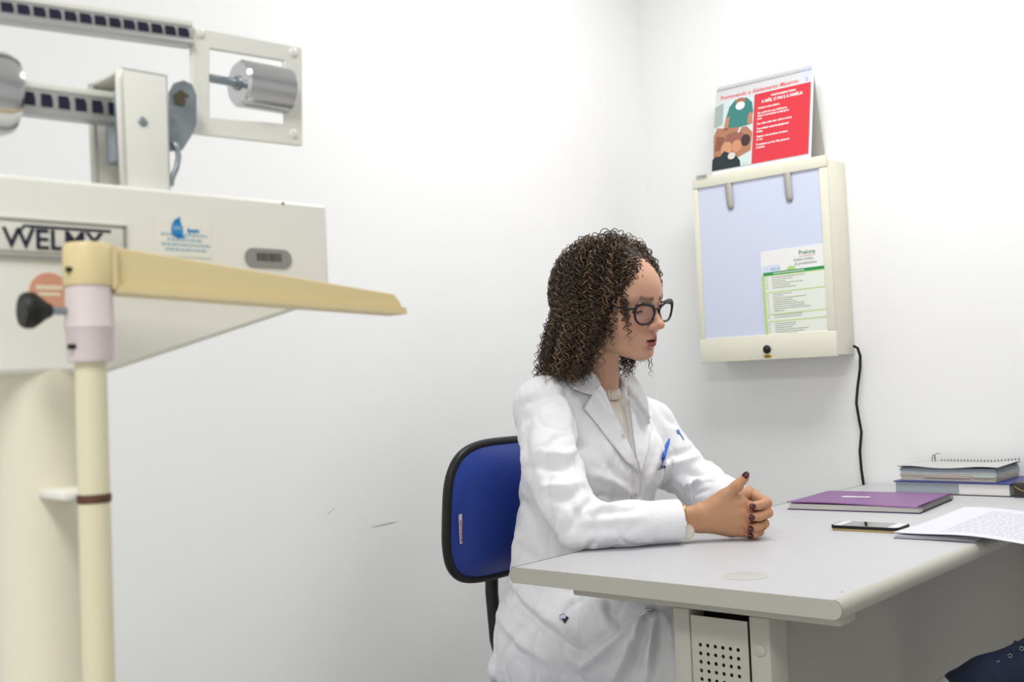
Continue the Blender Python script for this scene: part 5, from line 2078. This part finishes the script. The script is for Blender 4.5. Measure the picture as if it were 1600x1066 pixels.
# upper body, leaning back on the chair, facing the desk
TC = (HIP + HI2) / 2
HO2 = TC + np.array([.10, 0, .66])
pv2 = Vol((TC[0] - .40, TC[1] - .32, .50), (TC[0] + .30, TC[1] + .32, 1.14), .008)
pv2.add(loft([.52, .62, .78, .92, 1.02, 1.07], TC[0] + np.array([.02, .03, .06, .08, .09, .09]), [TC[1]] * 6, [.10, .10, .10, .11, .09, .05], [.16, .15, .15, .18, .17, .07], 2.2), 0)
ARMS = []
for s_ in (-1, 1):
    sh_, el_, wr_ = TC + [.08, s_ * .20, .42], TC + [.02, s_ * .25, .17], TC + [-.20, s_ * .16, .10]
    ARMS.append((sh_, el_, wr_))
    pv2.add(chain([sh_, el_, wr_], [.045, .040, .028], .02), .02)
    for kf, (fy, fl) in enumerate(((-.024, .075), (-.008, .085), (.009, .08), (.024, .065))):
        pv2.add(chain([wr_, wr_ + [-.07, fy, -.005], wr_ + [-.07 - fl * .6, fy * 1.1, -.012], wr_ + [-.07 - fl, fy * 1.1, -.03]], [.022, .011, .009, .008], .004), .003)
    pv2.add(chain([wr_, wr_ + [-.045, -s_ * .035, .005], wr_ + [-.08, -s_ * .045, -.005]], [.02, .011, .009], .004), .004)
pv2.add(cone(TC + [.09, 0, .46], HO2 + [.02, 0, -.03], .055, .052), .02)
qV2, qF2 = pv2.mesh(2)
RM = np.array([[-1, 0, 0], [0, -1, 0], [0, 0, 1.0]])
hdW = HO2 + (hV[hV[:, 2] > -1] @ RM.T)
pV2, pF2 = np.concatenate([pV2, qV2, hdW]), np.concatenate([pF2, qF2 + len(pV2), hF + len(pV2) + len(qV2)])
pat = link('person', np_mesh('person', pV2 - np.array(PB2), pF2, np.tile(SKIN, (len(pV2), 1))), m_skin, None, True)
pat.location = PB2
tag(pat, 'person in navy jeans and blue sneaker, crossed leg under the desk', 'person')


def copy_tree(o, parent=None):
    c = o.copy()
    COL.objects.link(c)
    c.parent = parent
    for ch in o.children:
        copy_tree(ch, c)
    return c


ch2 = copy_tree(chair)
ch2.location = (TC[0] - .07, TC[1], 0)
ch2.rotation_euler = (0, 0, math.pi)
ch2['label'] = 'second blue office chair, across the desk under the visitor'
ch2['group'] = chair['group'] = 'blue office chairs'


def pwear(name, V, Fq, m, par=None):
    return link(name, np_mesh(name, V - np.array(PB2), Fq), m, par or pat, True)


def pmb(name, mb, m, par=None, smooth=True):
    bmesh.ops.translate(mb.bm, verts=mb.bm.verts, vec=-PB2)
    return mb.build(name, m, par or pat, smooth)


tv2 = Vol((TC[0] - .30, TC[1] - .34, .56), (TC[0] + .32, TC[1] + .34, 1.12), .007)
tv2.add(loft([.58, .62, .78, .92, 1.02, 1.055], TC[0] + np.array([.02, .03, .06, .08, .09, .09]), [TC[1]] * 6, [.125, .12, .115, .122, .10, .06], [.18, .175, .17, .195, .18, .085], 2.2), 0)
for sh_, el_, wr_ in ARMS:
    tv2.add(chain([sh_, el_, wr_ * .8 + el_ * .2], [.062, .054, .044], .02), .02)
tv2.sub(cone(TC + [.09, 0, .46], TC + [.09, 0, .60], .058, .062), .004)
ttV, ttF = tv2.mesh(2)
pwear('shirt', ttV, ttF, mat('charcoal_shirt', (44, 46, 52), 0.85))
pwear('hair', HO2 + (oV * [1.0, .92, 1.0] + [0, 0, .004])[:] @ RM.T, oF, mat('dark_roots', (34, 25, 19), 0.7))
# jeans
jv = Vol((tx - .02, ty - .16, .05), (HIP[0] + .26, HIP[1] + .34, 1.0), .007)
dl = (KNE - ANK) / np.linalg.norm(KNE - ANK)
jv.add(chain([ANK + dl * .012, KNE, HIP], [.062, .078, .105], .02), .01)
jv.add(chain([KN2 + [.02, 0, -.36], KN2, HI2], [.062, .078, .105], .02), .01)
jv.add(cone(HIP, HI2, .11, .11), .04)
jv.add(cone((HIP + HI2) / 2, (HIP + HI2) / 2 + [.05, 0, .16], .13, .12), .05)
jv.sub(halfspace(ANK + dl * .010, -dl, .09), .003)
jv.sub(cone(ANK - dl * .02, ANK + dl * .05, .054, .054), .004)
jV2, jF2 = jv.mesh(2)
jn = pwear('jeans', jV2, jF2, m_jean)
u_ = Vector(dl)
a_ = u_.orthogonal().normalized()
b_ = u_.cross(a_)
pmb('hem', MB().tube([Vector(ANK + dl * .012) + (a_ * math.cos(2 * math.pi * k / 32) + b_ * math.sin(2 * math.pi * k / 32)) * .060 for k in range(32)], .0045, 8, closed=True), m_jean, jn)
pmb('hem_stitch', MB().tube([Vector(ANK + dl * .036) + (a_ * math.cos(2 * math.pi * k / 40) + b_ * math.sin(2 * math.pi * k / 40)) * .0628 for k in range(40)], .0008, 5, closed=True), mat('stitch_tan', (150, 120, 96), 0.8), jn)
# sneaker: sole plane runs from heel to toe
ft = (TOE - (ANK + [.02, 0, -.085]))
ft /= np.linalg.norm(ft)                      # heel -> toe
fs = np.cross(ft, [0, 0, 1.0])
fs /= np.linalg.norm(fs)
fu = np.cross(fs, ft)
if fu[2] < 0:
    fu, fs = -fu, -fs
MS = np.stack([ft, fs, fu], 1)
HEEL = TOE - ft * .262 + fu * -.012


def s2w(V):
    return HEEL + np.asarray(V, float) @ MS.T


sv_ = Vol((-.03, -.07, -.02), (.31, .07, .16), .0035)
sv_.add(chain([(.035, 0, .035), (.12, 0, .034), (.20, 0, .030), (.245, 0, .026)], [.034, .036, .042, .034], .02, (0, 0, 1), .85), 0)
sv_.add(chain([(.045, 0, .05), (.065, 0, .105)], [.037, .038], .02), .02)
sv_.add(cone((.09, 0, .072), (.19, 0, .040), .030, .025), .025)
sv_.sub(halfspace((.1, 0, .014), np.array([0, 0, -1.0]), .3), .002)
sv_.sub(cone((.060, 0, .085), (.070, 0, .15), .031, .033), .004)
xV, xF = sv_.mesh(2)
sh = pwear('sneaker', s2w(xV), xF, m_suede)
so = Vol((-.03, -.07, -.02), (.31, .07, .06), .0035)
so.add(chain([(.035, 0, .012), (.12, 0, .012), (.205, 0, .012), (.246, 0, .012)], [.037, .036, .046, .041], .02), 0)
so.sub(halfspace((.1, 0, .020), np.array([0, 0, 1.0]), .3), .002)
so.sub(halfspace((.1, 0, -.006), np.array([0, 0, -1.0]), .3), .002)
so.add(ellipsoid((.258, 0, .024), (.030, .040, .026)), .006)
oV2, oF2 = so.mesh(2)
sole = pwear('sole', s2w(oV2), oF2, m_sole, sh)
for k in range(5):
    P = []
    for j in range(13):
        an = math.radians(-75 + 150 * j / 12)
        P.append(Vector(s2w([(.249 + (.040 - .0006 * k * k) * math.cos(an), .041 * math.sin(an), .006 + k * .0075)])[0]))
    pmb('toe_rib', MB().tube(P, .0016, 6), mat('rib_grey', (176, 170, 164), 0.6), sh)
for k in range(5):
    t = k / 4
    c = np.array([.185 - .085 * t, 0, .064 + .036 * t])
    for sgn in (-1, 1):
        pmb('lace', MB().tube([Vector(s2w([c + [0, -.026 * sgn, -.008]])[0]), Vector(s2w([c + [-.006, 0, .006]])[0]), Vector(s2w([c + [-.014, .026 * sgn, -.005]])[0])], .0022, 6), m_suede, sh)
    for sgn in (-1, 1):
        pmb('eyelet', MB().tube([Vector(s2w([c + [.003 * math.cos(2 * math.pi * j / 10), sgn * .0285, -.010 + .003 * math.sin(2 * math.pi * j / 10)]])[0]) for j in range(10)], .0009, 5, closed=True), m_zinc, sh)
# the other foot, flat on the floor
ov_ = Vol((KN2[0] - .24, KN2[1] - .07, -.004), (KN2[0] + .10, KN2[1] + .07, .14), .005)
ov_.add(chain([KN2 + [.03, 0, -.462], KN2 + [-.08, 0, -.464], KN2 + [-.17, 0, -.468]], [.036, .040, .034], .02), 0)
ov_.add(cone(KN2 + [.03, 0, -.45], KN2 + [.03, 0, -.40], .04, .04), .02)
ov_.sub(halfspace((KN2[0], KN2[1], .003), np.array([0, 0, -1.0]), .3), .002)
yV, yF = ov_.mesh(2)
pwear('sneaker', yV, yF, m_suede)
